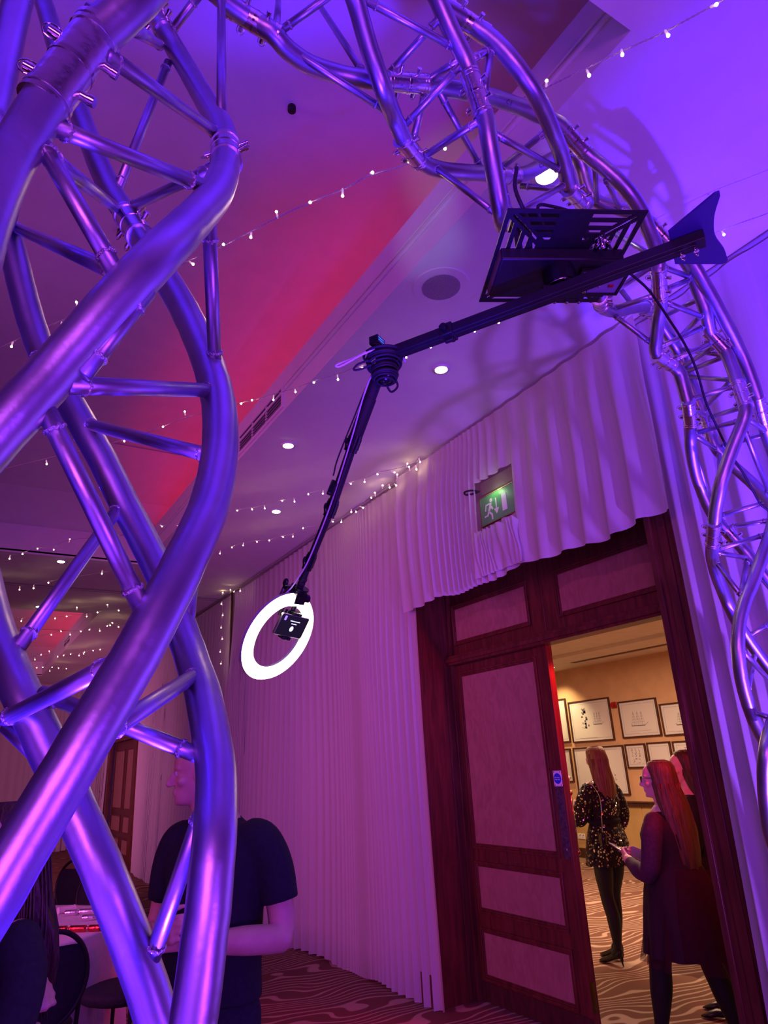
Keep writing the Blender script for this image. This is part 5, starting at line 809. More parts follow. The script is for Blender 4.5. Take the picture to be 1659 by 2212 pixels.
bm = new(); tube(bm, catmull([(-.06,-.1,.003),(-.075,-.12,.05),(-.03,-.1,.07),(.01,-.12,.03),(.03,-.11,.005)]), .004, 8); tube(bm, catmull([(-.1,-.09,.2),(-.115,-.1,.12),(-.08,-.06,.06),(-.07,-.02,.01)]), .005, 8); obj('supply_lead', bm, rubber, rig)
RI = (Matrix.Translation(PC) @ RM.to_4x4()).inverted()
def rpart(name, b, m, mats=None): o = obj(name, b, m, None, True, mats=mats); o.parent = rig; o.matrix_parent_inverse = RI; return sharp(o)
# beam: joint end to fin end, square box section with a slot
J = Vector((.862, 1.318, 2.675)); K = Vector((1.252, .628, 2.685)); bd = (K-J).normalized(); bs = bd.cross(Vector((0,0,1))).normalized()
def bbox(b, s0, s1, w, h, off=0): 
    m = Matrix.Translation(J) @ Matrix(((bd.x, bs.x, 0), (bd.y, bs.y, 0), (bd.z, bs.z, 1))).to_4x4(); box(b, s0, s1, -w, w, -h+off, h+off, m)
LB = (K-J).length
b = new(); bbox(b, 0, LB, .0175, .0125); bbox(b, .02, LB-.02, .006, .0145); bev(rpart('beam', b, black), .002)
b = new(); bbox(b, .165, .20, .0215, .0165); bbox(b, .17, .195, .005, .026); bev(rpart('beam_clamp', b, black), .002)
b = new(); m_ = J+bd*.182; cyl(b, m_+bs*.021, m_+bs*.036, .009, 14); cyl(b, m_-bs*.021, m_-bs*.034, .009, 14); rpart('clamp_knob', b, blackg)
# horizontal fishtail fin
zf = 2.70; F = [(1.184,.666),(1.176,.547),(1.181,.541),(1.190,.546)]
curve = catmull([(1.190,.546,zf),(1.232,.588,zf),(1.285,.622,zf),(1.345,.640,zf),(1.384,.657,zf)], 5)
poly = [Vector((1.184,.666,zf)), Vector((1.176,.549,zf)), Vector((1.181,.541,zf))] + curve + [Vector((1.389,.664,zf)), Vector((1.384,.673,zf)), Vector((1.285,.725,zf))]
b = new(); f_ = b.faces.new([b.verts.new(p) for p in poly]); r_ = bmesh.ops.extrude_face_region(b, geom=[f_]); bmesh.ops.translate(b, vec=(0,0,.006), verts=[v for v in r_['geom'] if isinstance(v, bmesh.types.BMVert)]); bmesh.ops.recalc_face_normals(b, faces=b.faces)
rpart('tail_fin', b, navy)
b = new()
for s in (.022, .05):
    p = K-bd*s; cyl(b, p+Vector((0,0,-.018)), p+Vector((0,0,-.026)), .006, 8); cyl(b, p+Vector((0,0,.02)), p+Vector((0,0,-.02)), .003, 8)
    for k in range(2): a = bs if k else -bs; ball(b, p+Vector((0,0,-.026))+a*.009, .007, .003, .006, 8)
rpart('wing_nut', b, steel)
# swivel head and hanging telescopic pole
b = new(); cyl(b, J+Vector((0,0,.015)), J+Vector((0,0,-.03)), .030, 28); ball(b, J+Vector((0,.008,-.055)), .024, .026, .026); rpart('swivel_head', b, blackg)
PP = [Vector(p) for p in ((.886,1.372,2.672),(.872,1.428,2.605),(.858,1.51,2.496),(.839,1.616,2.335),(.816,1.714,2.202),(.810,1.754,2.150))]
PP[0] = Vector((.882,1.352,2.70))
sec = (( 0, 1, .0165), (1, 2, .0185), (2, 3, .0135), (3, 4, .0115), (4, 5, .010))
b = new()
for i, j, r in sec[:2]: cyl(b, PP[i], PP[j], r, 24)
rpart('foam_grip', b, rubber)
b = new(); cyl(b, PP[0].lerp(PP[1], .45), PP[0].lerp(PP[1], .62), .0205, 24); ball(b, PP[0].lerp(PP[1], .6)+Vector((.02,-.01,0)), .010); rpart('pole_collar', b, blackg)
for i, j, r in sec[2:]:
    b = new(); cyl(b, PP[i], PP[j], r, 24); rpart('pole_section', b, black)
for i, r in ((2, .019), (3, .0165), (4, .0145)):
    b = new(); d = (PP[i]-PP[i-1]).normalized(); cyl(b, PP[i]-d*.028, PP[i]+d*.022, r, 22); cyl(b, PP[i]-d*.02, PP[i]+d*.012, r+.0015, 22); side = d.cross(Vector((0,0,1))).normalized(); ball(b, PP[i]-side*r, .008, .006, .016); rpart('pole_lock', b, blackg)
d = (PP[5]-PP[4]).normalized(); sv = d.cross(Vector((.6,.8,0))).normalized()
b = new()
for k in range(3): ball(b, PP[5]+d*(-.012+.013*k), .0125-.0008*k, seg=12)
rpart('flexible_neck', b, rubber)
# ball head with clamp knob
HB = Vector((.809,1.762,2.128))
Mb = Matrix.Translation(HB) @ d.to_track_quat('Z', 'X').to_matrix().to_4x4()
b = new(); 
def tb(b, p, q, r, n=20): cyl(b, Mb @ Vector(p), Mb @ Vector(q), r, n)
tb(b, (0,0,-.012), (0,0,-.006), .023, 28); tb(b, (0,0,-.004), (0,0,-.0005), .021, 28); box(b, -.017,.017,-.017,.017,0,.034, Mb); rpart('ball_head', b, blackg)
b = new(); tb(b, (.0,-.017,.018), (0,-.024,.018), .007); tb(b, (0,.017,.02), (0,.036,.02), .012, 22); tb(b, (-.017,0,.015), (-.022,0,.015), .009, 20); rpart('head_knob', b, blackg)
b = new(); tb(b, (0,0,.034), (0,0,.058), .007); 
b_end = Mb @ Vector((0,0,.055)); rpart('neck_stem', b, black)
# ================================================================== RING LIGHT
rc = Vector((.775,1.836,2.009)); nn = Vector((.414,-.726,-.549)).normalized(); mm = Vector((.153,-.539,.828)); mm = (mm-nn*mm.dot(nn)).normalized(); kk = nn.cross(mm)
# local axes of the lamp: x = kk, y = mm, z = nn
rl = thing('ring_light', 'glowing white ring light hanging from the end of the black pole', 'ring light', tuple(rc))
LM = Matrix((kk, mm, nn)).transposed(); 
if LM.determinant() < 0: LM = Matrix((-kk, mm, nn)).transposed()
rl.rotation_euler = LM.to_euler()
ro, ri_ = .133, .098
b = new(); n = 72; prof = [(ro, -.006), (ro, .004), (ro-.004, .0095), ((ro+ri_)/2, .0125), (ri_+.004, .0095), (ri_, .004), (ri_, -.006)]
rings = [[Vector((r*math.cos(2*PI*k/n), r*math.sin(2*PI*k/n), z)) for k in range(n)] for r, z in prof]; loft(b, rings)
obj('diffuser', b, ringm, rl)
b = new(); prof = [(ro+.0025, .0), (ro+.003, -.008), (ro-.004, -.012), (ri_+.004, -.012), (ri_-.0025, -.008), (ri_-.0025, .0)]
rings = [[Vector((r*math.cos(2*PI*k/n), r*math.sin(2*PI*k/n), z)) for k in range(n)] for r, z in prof]; loft(b, rings)
sharp(obj('ring_housing', b, tanpl, rl))
b = new(); box(b, -.03, .03, ri_-.012, ro+.006, -.032, -.022); box(b, -.022, .022, .085, .104, -.028, -.016); box(b, -.006, .006, .055, .10, -.03, -.022); bev(sharp(obj('mount_bracket', b, mat('bracket_grey', (.22,.2,.18), .35, .6), rl)), .002)
b = new(); cyl(b, (0, .120, -.018), (0, .158, -.018), .007, 14); box(b, -.032, .026, .139, .151, -.028, -.012); ball(b, (.034, .144, -.020), .010, .010, .010); ball(b, (-.036,.158,-.020), .006, .013, .009); sharp(obj('clamp_shoe', b, blackg, rl))
# phone clamped inside the ring
def loc2(px, py, pz=0): return Vector((px, py, pz))
sgn_ = 1 if (LM @ Vector((1,0,0))).dot(kk) > 0 else -1
pc = (.039-.083-.081+.043)/4*sgn_, (.079+.064+.001+.017)/4
ph = thing('smartphone', 'black smartphone held sideways in the clamp inside the ring light', 'phone', tuple(rc + LM @ Vector((pc[0], pc[1], .012))))
ang = math.atan2((.064-.079+.001-.017)/2, sgn_*((-.083-.039-.081-.043)/2)) 
ph.rotation_euler = (LM @ Matrix.Rotation(ang, 3, 'Z')).to_euler()
b = new(); pw, phh = .0635, .033
def rrect(w, h, r, z, n=6):
    o = []
    for cx, cy, a0 in ((w-r,h-r,0),(-w+r,h-r,90),(-w+r,-h+r,180),(w-r,-h+r,270)):
        for k in range(n+1): a = math.radians(a0+90*k/n); o.append(Vector((cx+r*math.cos(a), cy+r*math.sin(a), z)))
    return o
R_ = loft(b, [rrect(pw,phh,.007,z) for z in (-.004, .004)]); b.faces.new(R_[0][::-1]); b.faces.new(R_[-1]); bev(sharp(obj('phone_body', b, mat('phone_metal_edge', (.5,.45,.4), .2, 1.0), ph)), .001)
b = new(); b.faces.new([b.verts.new(p) for p in rrect(pw-.0025,phh-.0025,.006,.0043)]); r_ = bmesh.ops.extrude_face_region(b, geom=list(b.faces)); bmesh.ops.translate(b, vec=(0,0,.0004), verts=[v for v in r_['geom'] if isinstance(v, bmesh.types.BMVert)]); obj('screen', b, screenm, ph, False)
b = new(); b.faces.new([b.verts.new((.008*math.cos(a*PI/12), -.008+.008*math.sin(a*PI/12), .0052)) for a in range(24)]); obj('record_button', b, scrw, ph, False)
b = new()
for row, (x0, x1, yy) in enumerate(((-.020, .024, .014), (-.011, .014, .006))):
    rnd = random.Random(row); x = x0
    while x < x1:
        w = rnd.uniform(.0012, .0026); quad(b, (x, yy, .0052), (x+w, yy, .0052), (x+w, yy+rnd.choice((.0022,.0032)), .0052), (x, yy+.0022, .0052)); x += w+.0006
obj('screen_text', b, scrw, ph, False)
b = new(); box(b, -.050, -.041, .014, .027, .0048, .0052); obj('screen_icon', b, scrp, ph, False)
ch = thing('phone_clamp', 'dark spring clamp gripping the phone inside the ring light', 'phone holder', tuple(rc + LM @ Vector((pc[0], pc[1], 0))))
ch.rotation_euler = ph.rotation_euler
b = new(); box(b, -.03, .03, -.036, .040, -.010, .002); bev(sharp(obj('clamp_back', b, blackg, ch)), .002)
for y0, y1 in ((.0335, .041), (-.043, -.0335)):
    b = new(); box(b, -.018, -.002, y0, y1, -.004, .020); box(b, .004, .016, y0, y1, -.004, .020); bev(sharp(obj('clamp_jaw', b, blackg, ch)), .001)
b = new(); cyl(b, (0, .035, -.006), (0, .07, -.012), .006, 14); obj('clamp_stem', b, blackg, ch)
# cables and small electronics on the arm
J2 = J + Vector((.0, .012, -.02))
b = new(); rnd = random.Random(2)
for k in range(15):
    rr = .049+rnd.uniform(-.004,.005) - .0019*k; zc = .026-.0056*k; tl = rnd.uniform(-.18,.18); ph0 = rnd.uniform(0,6)
    tube(b, [J2+Vector((rr*math.cos(a*PI/16), rr*math.sin(a*PI/16)*1.05, zc+rr*.5*tl*math.sin(a*PI/16+ph0))) for a in range(33)], .0036, 8, cap=False)
tube(b, catmull([J2+Vector(p) for p in ((-.045,0,.0),(-.070,.02,-.008),(-.078,.03,-.022),(-.060,.02,-.02),(-.040,.0,-.012))]), .0028, 8)
tube(b, catmull([J2+Vector(p) for p in ((.03,.0,-.03),(.045,.01,-.05),(.03,.02,-.066),(.008,.01,-.055))]), .003, 8)
tag(obj('cable_coil', b, rubber), 'bundle of black cable coiled round the joint of arm and pole', 'cable')
b = new(); tube(b, catmull([J2+Vector(p) for p in ((.055,-.02,.012),(.02,-.035,.032),(-.03,-.02,.034),(-.075,.02,.012),(-.115,.045,-.006),(-.12,.05,-.012),(-.108,.04,-.012),(-.07,.005,.010),(-.03,-.03,.028))]), .0026, 8)
L1 = [(.872,1.36,2.69),(.846,1.40,2.62),(.838,1.47,2.51),(.834,1.52,2.44),(.826,1.59,2.34),(.812,1.66,2.245),(.80,1.70,2.19),(.785,1.725,2.155),(.778,1.752,2.135),(.765,1.765,2.118),(.742,1.782,2.085),(.722,1.80,2.065)]
tube(b, catmull(L1), .0022, 8); tag(obj('white_cable', b, cable_w), 'thin white cable looped at the joint and running down the pole to the ring light', 'cable')
pb = thing('power_bank', 'small black box with blue lit digits beside the cable bundle', 'battery', tuple(J+Vector((-.030,-.004,.030))), .5)
b = new(); box(b, -.019,.019,-.014,.014,-.012,.012); bev(sharp(obj('case', b, blackg, pb)), .002)
b = new()
for k in range(4):
    for z in (-.004, .003): box(b, -.015+.007*k, -.011+.007*k, -.0146, -.014, z, z+.002)
obj('lit_digits', b, lcd, pb, False)
rmc = thing('inline_remote', 'black inline dimmer with five round buttons strapped to the pole', 'remote', (.812,1.552,2.372))
zr_ = (PP[4]-PP[2]).normalized(); toc = (Vector((0,0,1.65))-Vector((.812,1.552,2.372))).normalized(); xr = zr_.cross(toc).normalized(); yr = xr.cross(zr_) 
rmc.rotation_euler = Matrix((xr, yr, zr_)).transposed().to_euler()
b = new(); box(b, -.010,.010,-.005,.005,-.033,.033); bev(sharp(obj('case', b, blackg, rmc)), .003)
for k in range(5):
    b = new(); s_ = 1 if Vector(yr).dot(toc) > 0 else -1; cyl(b, (0, .005*s_, -.024+.012*k), (0, .0065*s_, -.024+.012*k), .0038, 16); obj('button', b, mat('grey_button', (.35,.33,.38), .4), rmc)
b = new(); tube(b, catmull([(.812,1.545,2.405),(.815,1.52,2.45),(.836,1.46,2.55),(.850,1.40,2.63),(.870,1.345,2.69)]), .0022, 8); tag(obj('thin_cable', b, rubber), 'thin black cable from the coil down to the inline remote', 'cable')

# ================================================================== FAIRY LIGHTS
names = ['string of warm fairy lights crossing in front of the arch, nearest the camera', 'string of fairy lights passing behind the rotating arm and over the slatted vent', 'string of fairy lights sagging from the curtain top behind the pole', 'string of fairy lights crossing behind the pole, lower of the two', 'distant string of fairy lights along the start of the second coffer', 'distant string of fairy lights crossing the second coffer and its vent face', 'distant string of fairy lights below the small air vent', 'distant string of fairy lights low in the second coffer', 'most distant string of fairy lights near the end wall']
bm = new(); tube(bm, [(0,0,0),(0,0,-.003),(0,0,-.020)], [.0022,.0032,.0030], 8); bulb_me = None
def bulb_obj(parent, p, k, rnd, sc=1.0):
    global bulb_me
    if bulb_me is None:
        b = new(); tube(b, [(0,0,.002),(0,0,-.004),(0,0,-.020)], [.0024,.0036,.0034], 10, mi=0); ball(b, (0,0,-.023), .0046, seg=10, mi=1)
        o = obj('bulb', b, None, None, True, mats=[bulbc, bulbm]); bulb_me = o.data
    else: o = bpy.data.objects.new('bulb', bulb_me); C.objects.link(o)
    o.location = p; o.scale = (sc,)*3
    if k == 2: o.rotation_euler = (PI+rnd.uniform(-.25,.25), rnd.uniform(-.25,.25), 0)
    elif k == 1: o.rotation_euler = (rnd.uniform(-.35,.35), rnd.uniform(-.35,.35), 0)
    else: o.rotation_euler = (rnd.uniform(-1.1,-.7), rnd.uniform(-.5,.5), rnd.uniform(-.5,.5))
    o.parent = parent; return o
for i, ((line, bulbs), L_) in enumerate(zip(STRINGS, names)):
    t = thing('fairy_light_string', L_, 'fairy lights', (0,0,0)); rnd = random.Random(i)
    if i >= 2: line = [(3.12, line[0][1]-(.1 if i < 4 else .6), 4.05)] + line if line[0][0] < 3.05 else line
    c0 = catmull(line, 4); o0 = c0[0]
    t.location = o0
    b = new()
    if i < 2:
        for s in (0, PI):
            d_ = 0; P = []
            cc = catmull(line, 14)
            for q0, q1 in zip(cc, cc[1:]+[cc[-1]]):
                P.append(q0-o0+Vector((.0022*math.cos(d_*200+s), 0, .0022*math.sin(d_*200+s)))); d_ += (q1-q0).length
            tube(b, P, .0017, 6)
    else: tube(b, [p-o0 for p in c0], .0022 if i < 4 else .0026, 6)
    obj('wire', b, mat('clear_wire', (.42,.36,.42), .35), t)
    for (p, k) in bulbs:
        dist = (Vector(p)-Vector((0,0,1.65))).length
        bulb_obj(t, Vector(p)-o0, k, rnd, 1.25 if dist < 5 else (1.3 if dist < 8 else 1.7))
t = thing('fairy_light_string', 'warm string lights clustered along the top edge of the curtain', 'fairy lights', TOPLIGHTS[0]); o0 = Vector(TOPLIGHTS[0]); rnd = random.Random(5)
tp = sorted((Vector(p) for p in TOPLIGHTS), key=lambda p: -p.y)
b = new(); tube(b, [p-o0+Vector((0,0,.01)) for p in tp], .0024, 6); 
obj('wire', b, MT['clear_wire'], t)
for p in tp: bulb_obj(t, p-o0, rnd.choice((0,1,2)), rnd, 1.5)
t = thing('fairy_light_string', 'fairy lights hanging straight down the dark gap between the two curtain panels', 'fairy lights', (3.1, 9.40, 3.9))
b = new(); tube(b, [(0,0,.1),(0,0,-.85)], .0022, 6); obj('wire', b, MT['clear_wire'], t)
for k in range(6): bulb_obj(t, Vector((0, .03*(-1)**k, .05-.17*k)), 1, rnd, 1.5)

# ================================================================== PEOPLE
def limb(b, pts, rad, seg=16, n=5):
    P = catmull(pts, n); Rr = []
    for i in range(len(P)):
        t = i/n; k = min(int(t), len(rad)-2); u = min(1, t-k); u = u*u*(3-2*u); Rr.append(rad[k]+(rad[k+1]-rad[k])*u)
    tube(b, P, Rr, seg); ball(b, P[0], Rr[0]*.99); ball(b, P[-1], Rr[-1]*.99)
HS_ = ((-.108,.060,.012,.014),(-.100,.080,.0,.030),(-.088,.085,-.02,.041),(-.070,.084,-.045,.050),(-.052,.084,-.066,.056),(-.030,.084,-.080,.062),(-.010,.082,-.088,.067),(.010,.079,-.093,.070),(.030,.086,-.097,.073),(.052,.087,-.099,.0745),(.075,.080,-.096,.073),(.095,.062,-.084,.065),(.110,.036,-.060,.048),(.119,.008,-.028,.024))
def head(b, M, s=1.0, female=False):
    rings = []
    for z, f, bk, w in HS_:
        if female: w *= .94; f *= .97
        cy, ry = (f+bk)/2, (f-bk)/2; rings.append([M @ (p*s) for p in ell(0, cy, z, w, ry, 26, sq=.92)])
    R_ = loft(b, rings); b.faces.new(R_[0][::-1]); b.faces.new(R_[-1])
    k = .86 if female else 1.0
    def bl(x, y, z, rx, ry=None, rz=None): 
        m = M @ Matrix.Diagonal((s, s, s, 1)) @ Matrix.Translation((x, y, z)) @ Matrix.Diagonal((rx, ry or rx, rz or rx, 1)); bmesh.ops.create_uvsphere(b, u_segments=12, v_segments=8, radius=1, matrix=m)
    for t in range(7):
        u = t/6; bl(0, .083+.026*u*k, .024-.046*u, .0075+.0045*u)
    bl(0, .108*1.0 if not female else .104, -.026, .0105*k); bl(.0095, .098, -.028, .0075); bl(-.0095, .098, -.028, .0075)
    for x in (-.016,-.008,0,.008,.016): q = 1-abs(x)*26; bl(x, .082+.006*q, -.052, .0065, .006, .0042+.001*q); bl(x, .081+.006*q, -.0615, .0065, .006, .005+.001*q)
    bl(0, .074, -.092, .016, .014, .013)
    for sx in (-1, 1):
        for t in range(5): u = t/4; bl(sx*(.012+.034*u), .084-.014*u, .033-.003*u*u, .010, .0065, .0055 if not female else .004)
        bl(sx*.044, .058, -.018, .021, .018, .018); bl(sx*.031, .071, .013, .014, .010, .008)
        bl(sx*.0755*(.95 if female else 1), -.004, .002, .006, .016, .029); bl(sx*.079*(.95 if female else 1), -.010, .012, .006, .012, .016)
def eyes(par, M, s=1.0, inv=None):
    for sx in (-1, 1):
        e = new(); B = M @ Matrix.Diagonal((s,)*3+(1,))
        bmesh.ops.create_uvsphere(e, u_segments=12, v_segments=8, radius=.0105, matrix=B @ Matrix.Translation((sx*.031, .0735, .0135)))
        for f in e.faces:
            if (B.inverted() @ f.calc_center_median() - Vector((sx*.031, .0735, .0135))).normalized().y > .90: f.material_index = 1
        obj('eye', e, None, par, True, mats=[mat('eye_white', (.7,.66,.64), .2), mat('eye_iris', (.03,.02,.015), .15)])
def hand(b, wrist, fwd, palm_n, thumb_side, curl=.5, s=1.0, spread=.12):
    """palm + four unequal fingers and a thumb; fwd = finger direction, palm_n = normal the fingers curl towards"""
    w = Vector(wrist); f = Vector(fwd).normalized(); n_ = Vector(palm_n); n_ = (n_-f*n_.dot(f)).normalized(); sd = f.cross(n_).normalized()*thumb_side
    for u in range(6):
        t = u/5; c = w+f*(.012+.075*t)*s
        for v_ in (-1, -.35, .35, 1): ball(b, c+sd*v_*(.016+.014*t)*s, .0135*s, seg=8)
    for k, (o_, L_, r) in enumerate(((.030,.070,.0085),(.010,.080,.0088),(-.011,.074,.0084),(-.031,.058,.0075))):
        p = w+f*.086*s+sd*o_*s; a = 0; d = (f+sd*o_*spread*8).normalized(); P = [p]
        for j, fr_ in enumerate((.45,.32,.23)):
            a = curl*(.6+.55*j)*(1+.08*k); q = d*math.cos(sum(curl*(.6+.5*i)*(1+.06*k) for i in range(j+1)))+n_*math.sin(sum(curl*(.6+.5*i)*(1+.06*k) for i in range(j+1)))
            p = p+q*L_*fr_*s; P.append(p)
        limb(b, P, [r*s*1.08, r*s, r*s*.94, r*s*.8], 8, 3)
    p = w+f*.025*s+sd*.028*s; d1 = (f*.55+sd*.75+n_*.25).normalized(); d2 = (f*.9+sd*.2+n_*.55*curl*1.6).normalized()
    limb(b, [p, p+d1*.036*s, p+d1*.036*s+d2*.03*s, p+d1*.036*s+(d2+n_*.3).normalized()*.054*s], [.0125*s, .0105*s, .0095*s, .0075*s], 8, 3)
def skin_obj(name, b, m, par, vox=.006, sm=4):
    o = obj(name, b, m, par); md = o.modifiers.new('union', 'REMESH'); md.mode = 'VOXEL'; md.voxel_size = vox; md.use_smooth_shade = True
    s = o.modifiers.new('smooth', 'SMOOTH'); s.factor = .5; s.iterations = sm; return o
def HM(p, yaw=0, pitch=0, roll=0): return Matrix.Translation(p) @ Matrix.Rotation(yaw, 4, 'Z') @ Matrix.Rotation(pitch, 4, 'X') @ Matrix.Rotation(roll, 4, 'Y')
def cloth_loft(rings, caps=True):
    b = new(); R_ = loft(b, rings)
    if caps: b.faces.new(R_[0][::-1]); b.faces.new(R_[-1])
    return b
def shoe_mesh(b, heel, toe, h=.0, w=.04, hl=.06):
    heel, toe = Vector(heel), Vector(toe); d = (toe-heel); L = d.length; d.normalize(); s = d.cross(Vector((0,0,1)))
    P = []
    for t, hw, z0, z1 in ((0,.026,hl+.0,hl+.075),(.12,.030,hl-.004,hl+.07),(.35,.030,hl*.62,hl+.035),(.6,.038,.012,.058),(.8,.034,.004,.040),(.95,.018,.004,.024),(1.03,.004,.006,.014)):
        c = heel+d*L*t; ring = []
        for k in range(12): a = 2*PI*k/12; ring.append(c+s*hw*math.cos(a)+Vector((0,0,(z0+z1)/2+(z1-z0)/2*math.sin(a))))
        P.append(ring)
    R_ = loft(b, P); b.faces.new(R_[0][::-1]); b.faces.new(R_[-1])
    if hl > .03: tube(b, [heel+d*.012+Vector((0,0,hl+.01)), heel+d*.006+Vector((0,0,hl*.5)), heel+Vector((0,0,.002))], [.018,.007,.0045], 10)
def hair_loft(rings, m, par, name='hair', strands=None, seed=0, back=1.0):
    """rings: (cx, cy, z, rx, ry, notch) -> shell with wavy locks"""
    rnd = random.Random(seed); phs = [rnd.uniform(0, 6) for _ in range(4)]
    f = lambda a, z: .045*math.sin(9*a+phs[0]+z*7)+.03*math.sin(17*a+phs[1]-z*5)+.02*math.sin(31*a+phs[2]+z*9)
    R_ = [ell(cx, cy, z, rx, ry, 72, f if i > 2 else (lambda a, z: .015*math.sin(23*a+phs[3])), .95) for i, (cx, cy, z, rx, ry) in enumerate(rings)]
    b = new(); L_ = loft(b, R_); b.faces.new(L_[0]); b.faces.new(L_[-1][::-1])
    if strands:
        for (n_, cy0, z0, z1, r0, r1, a0, a1) in strands:
            for _ in range(n_):
                a = rnd.uniform(a0, a1); rr = rnd.uniform(.96, 1.06); x, y = math.cos(a), math.sin(a); w = rnd.uniform(-.02,.02); zz = z1+rnd.uniform(-.03,.05)
                tube(b, catmull([(x*r0[0]*rr, cy0+y*r0[1]*rr, z0), (x*(r0[0]+r1[0])/2*rr+w, cy0+y*(r0[1]+r1[1])/2*rr, (z0+zz)/2), (x*r1[0]*rr-w, cy0+y*r1[1]*rr, zz)], 5), [.0035]*10+[.0012], 5)
    return obj(name, b, m, par)

# ------------------------------------------------------------------ the man by the truss
man = thing('person', 'man in a navy T-shirt and dark jeans behind the near truss leg, looking left', 'person', (.965, 2.88, 0), math.atan2(.71, -.54))
# local frame: +y is where the chest faces, +x his right
b = new()
hm = HM((.0, .035, 1.665), -.62, -.03)
hm = HM((.075, .055, 1.645), -.95, -.05)
head(b, hm, 1.0)
limb(b, [(0,-.01,1.42),(.03,.01,1.49),(.06,.03,1.57)], [.070,.062,.062])
limb(b, [(-.17,-.01,1.42),(-.225,-.02,1.34),(-.265,-.03,1.14),(-.275,.00,1.075)], [.058,.060,.050,.046])
limb(b, [(-.275,.0,1.075),(-.22,.10,1.09),(-.11,.20,1.10),(-.05,.245,1.11)], [.047,.048,.037,.028])
limb(b, [(.17,-.01,1.42),(.225,-.02,1.34),(.265,-.02,1.14),(.27,.02,1.07)], [.058,.060,.050,.046])
limb(b, [(.27,.02,1.07),(.22,.11,1.09),(.12,.21,1.115),(.06,.25,1.125)], [.047,.048,.037,.028])
hand(b, (-.05,.245,1.11), (.75,.35,.12), (.2,-.9,.1), -1, .75, 1.08)
hand(b, (.06,.25,1.125), (-.7,.35,.25), (-.2,-.9,-.1), 1, .8, 1.08)
limb(b, [(0,0,1.42),(0,0,1.2),(0,0,.95)], [.11,.12,.12])
for sx in (-1, 1): limb(b, [(sx*.09,0,.95),(sx*.10,.0,.5),(sx*.11,0,.10)], [.085,.06,.045])
skin_obj('body', b, skin, man, .0055, 3)
eyes(man, hm)
rg = []
for z, rx, ry, cy in ((.88,.190,.135,.01),(1.0,.186,.135,.012),(1.10,.184,.136,.012),(1.22,.196,.134,.006),(1.32,.212,.132,.0),(1.39,.205,.120,-.005),(1.43,.165,.098,-.008),(1.465,.105,.078,-.008),(1.495,.072,.068,.0)):
    rg.append(ell(0, cy, z, rx, ry, 40, lambda a, z: .012*math.sin(5*a+z*14)+.008*math.sin(11*a-z*23), .88))
b = cloth_loft(rg)
for sx in (-1, 1):
    tube(b, catmull([(sx*.13,-.005,1.405),(sx*.19,-.012,1.385),(sx*.235,-.022,1.30),(sx*.258,-.028,1.19)], 5), [.078,.078,.080,.081,.081,.080,.079,.078,.078,.077,.076,.075,.074,.073,.072,.071], 22)
    ball(b, (sx*.15,-.008,1.395), .079)
skin_obj('t_shirt', b, navyc, man, .009, 4)
b = new(); tube(b, [(.066*math.cos(a*PI/12), .004+.064*math.sin(a*PI/12), 1.497+.010*math.sin(a*PI/12)*-1) for a in range(25)], .008, 8); obj('collar', b, navyc, man)
rg = [ell(0, .01, z, rx, ry, 32) for z, rx, ry in ((.99,.165,.12),(.9,.180,.13),(.80,.182,.128))]
b = cloth_loft(rg)
for sx in (-1, 1): limb(b, [(sx*.09,.0,.84),(sx*.10,.0,.5),(sx*.11,0,.08)], [.098,.075,.062])
skin_obj('jeans', b, denim, man, .012, 3)
b = new(); 
for sx in (-1, 1): shoe_mesh(b, (sx*.11,-.07,0), (sx*.13,.2,0), hl=.012)
obj('shoes', b, shoe, man)
b = new(); tube(b, [(-.262+.036*math.cos(a*PI/10), .02+.03*math.sin(a*PI/10), 0) for a in range(0)], .01) if False else None
R_ = []
for z, f, bk, w in HS_[8:]: R_.append([hm @ p for p in ell(0, ((f-.020*(z>.06)-(.022 if z <= .06 else .012))+bk)/2-.004, z+.004, w+.0035, ((f-(.034 if z <= .06 else .016))-bk)/2+.004, 26, lambda a, z: .006*math.sin(29*a), .92)])
R2 = [[hm @ p for p in ell(0, -.050, z, w, ry, 26, sq=.92)] for z, w, ry in ((-.045,.056,.032),(-.02,.066,.045),(.008,.0725,.052))]
b = cloth_loft(R2+R_); obj('hair', b, hair5, man)

# ------------------------------------------------------------------ woman in sequins in the foyer
w1 = thing('person', 'woman in a black sequin dress, tights and heels seen from behind in the foyer', 'person', (5.05, 4.66, 0), .02)
b = new(); hm = HM((0,.01,1.585), -.62, .0); head(b, hm, .96, True)
limb(b, [(0,-.01,1.36),(0,.0,1.43),(0,.005,1.50)], [.052,.046,.046])
limb(b, [(-.14,-.01,1.37),(-.185,.0,1.29),(-.215,.05,1.15),(-.21,.10,1.13)], [.044,.045,.038,.036])
limb(b, [(-.21,.10,1.13),(-.20,.17,1.22),(-.165,.23,1.33),(-.15,.245,1.36)], [.036,.034,.026,.021])
hand(b, (-.15,.245,1.36), (.25,.15,.95), (.9,.2,-.1), 1, .7, .92)
limb(b, [(.14,-.01,1.37),(.19,-.01,1.29),(.225,.0,1.12),(.215,.05,1.04)], [.044,.045,.038,.036])
limb(b, [(.215,.05,1.04),(.16,.15,1.10),(.06,.22,1.16),(.03,.235,1.18)], [.036,.034,.026,.021])
hand(b, (.03,.235,1.18), (-.7,.4,.3), (-.1,-.8,.2), 1, .7, .9)
limb(b, [(0,0,1.36),(0,0,1.15),(0,0,.95)], [.09,.09,.10])
skin_obj('body', b, skinf, w1, .006, 3)
b = new()
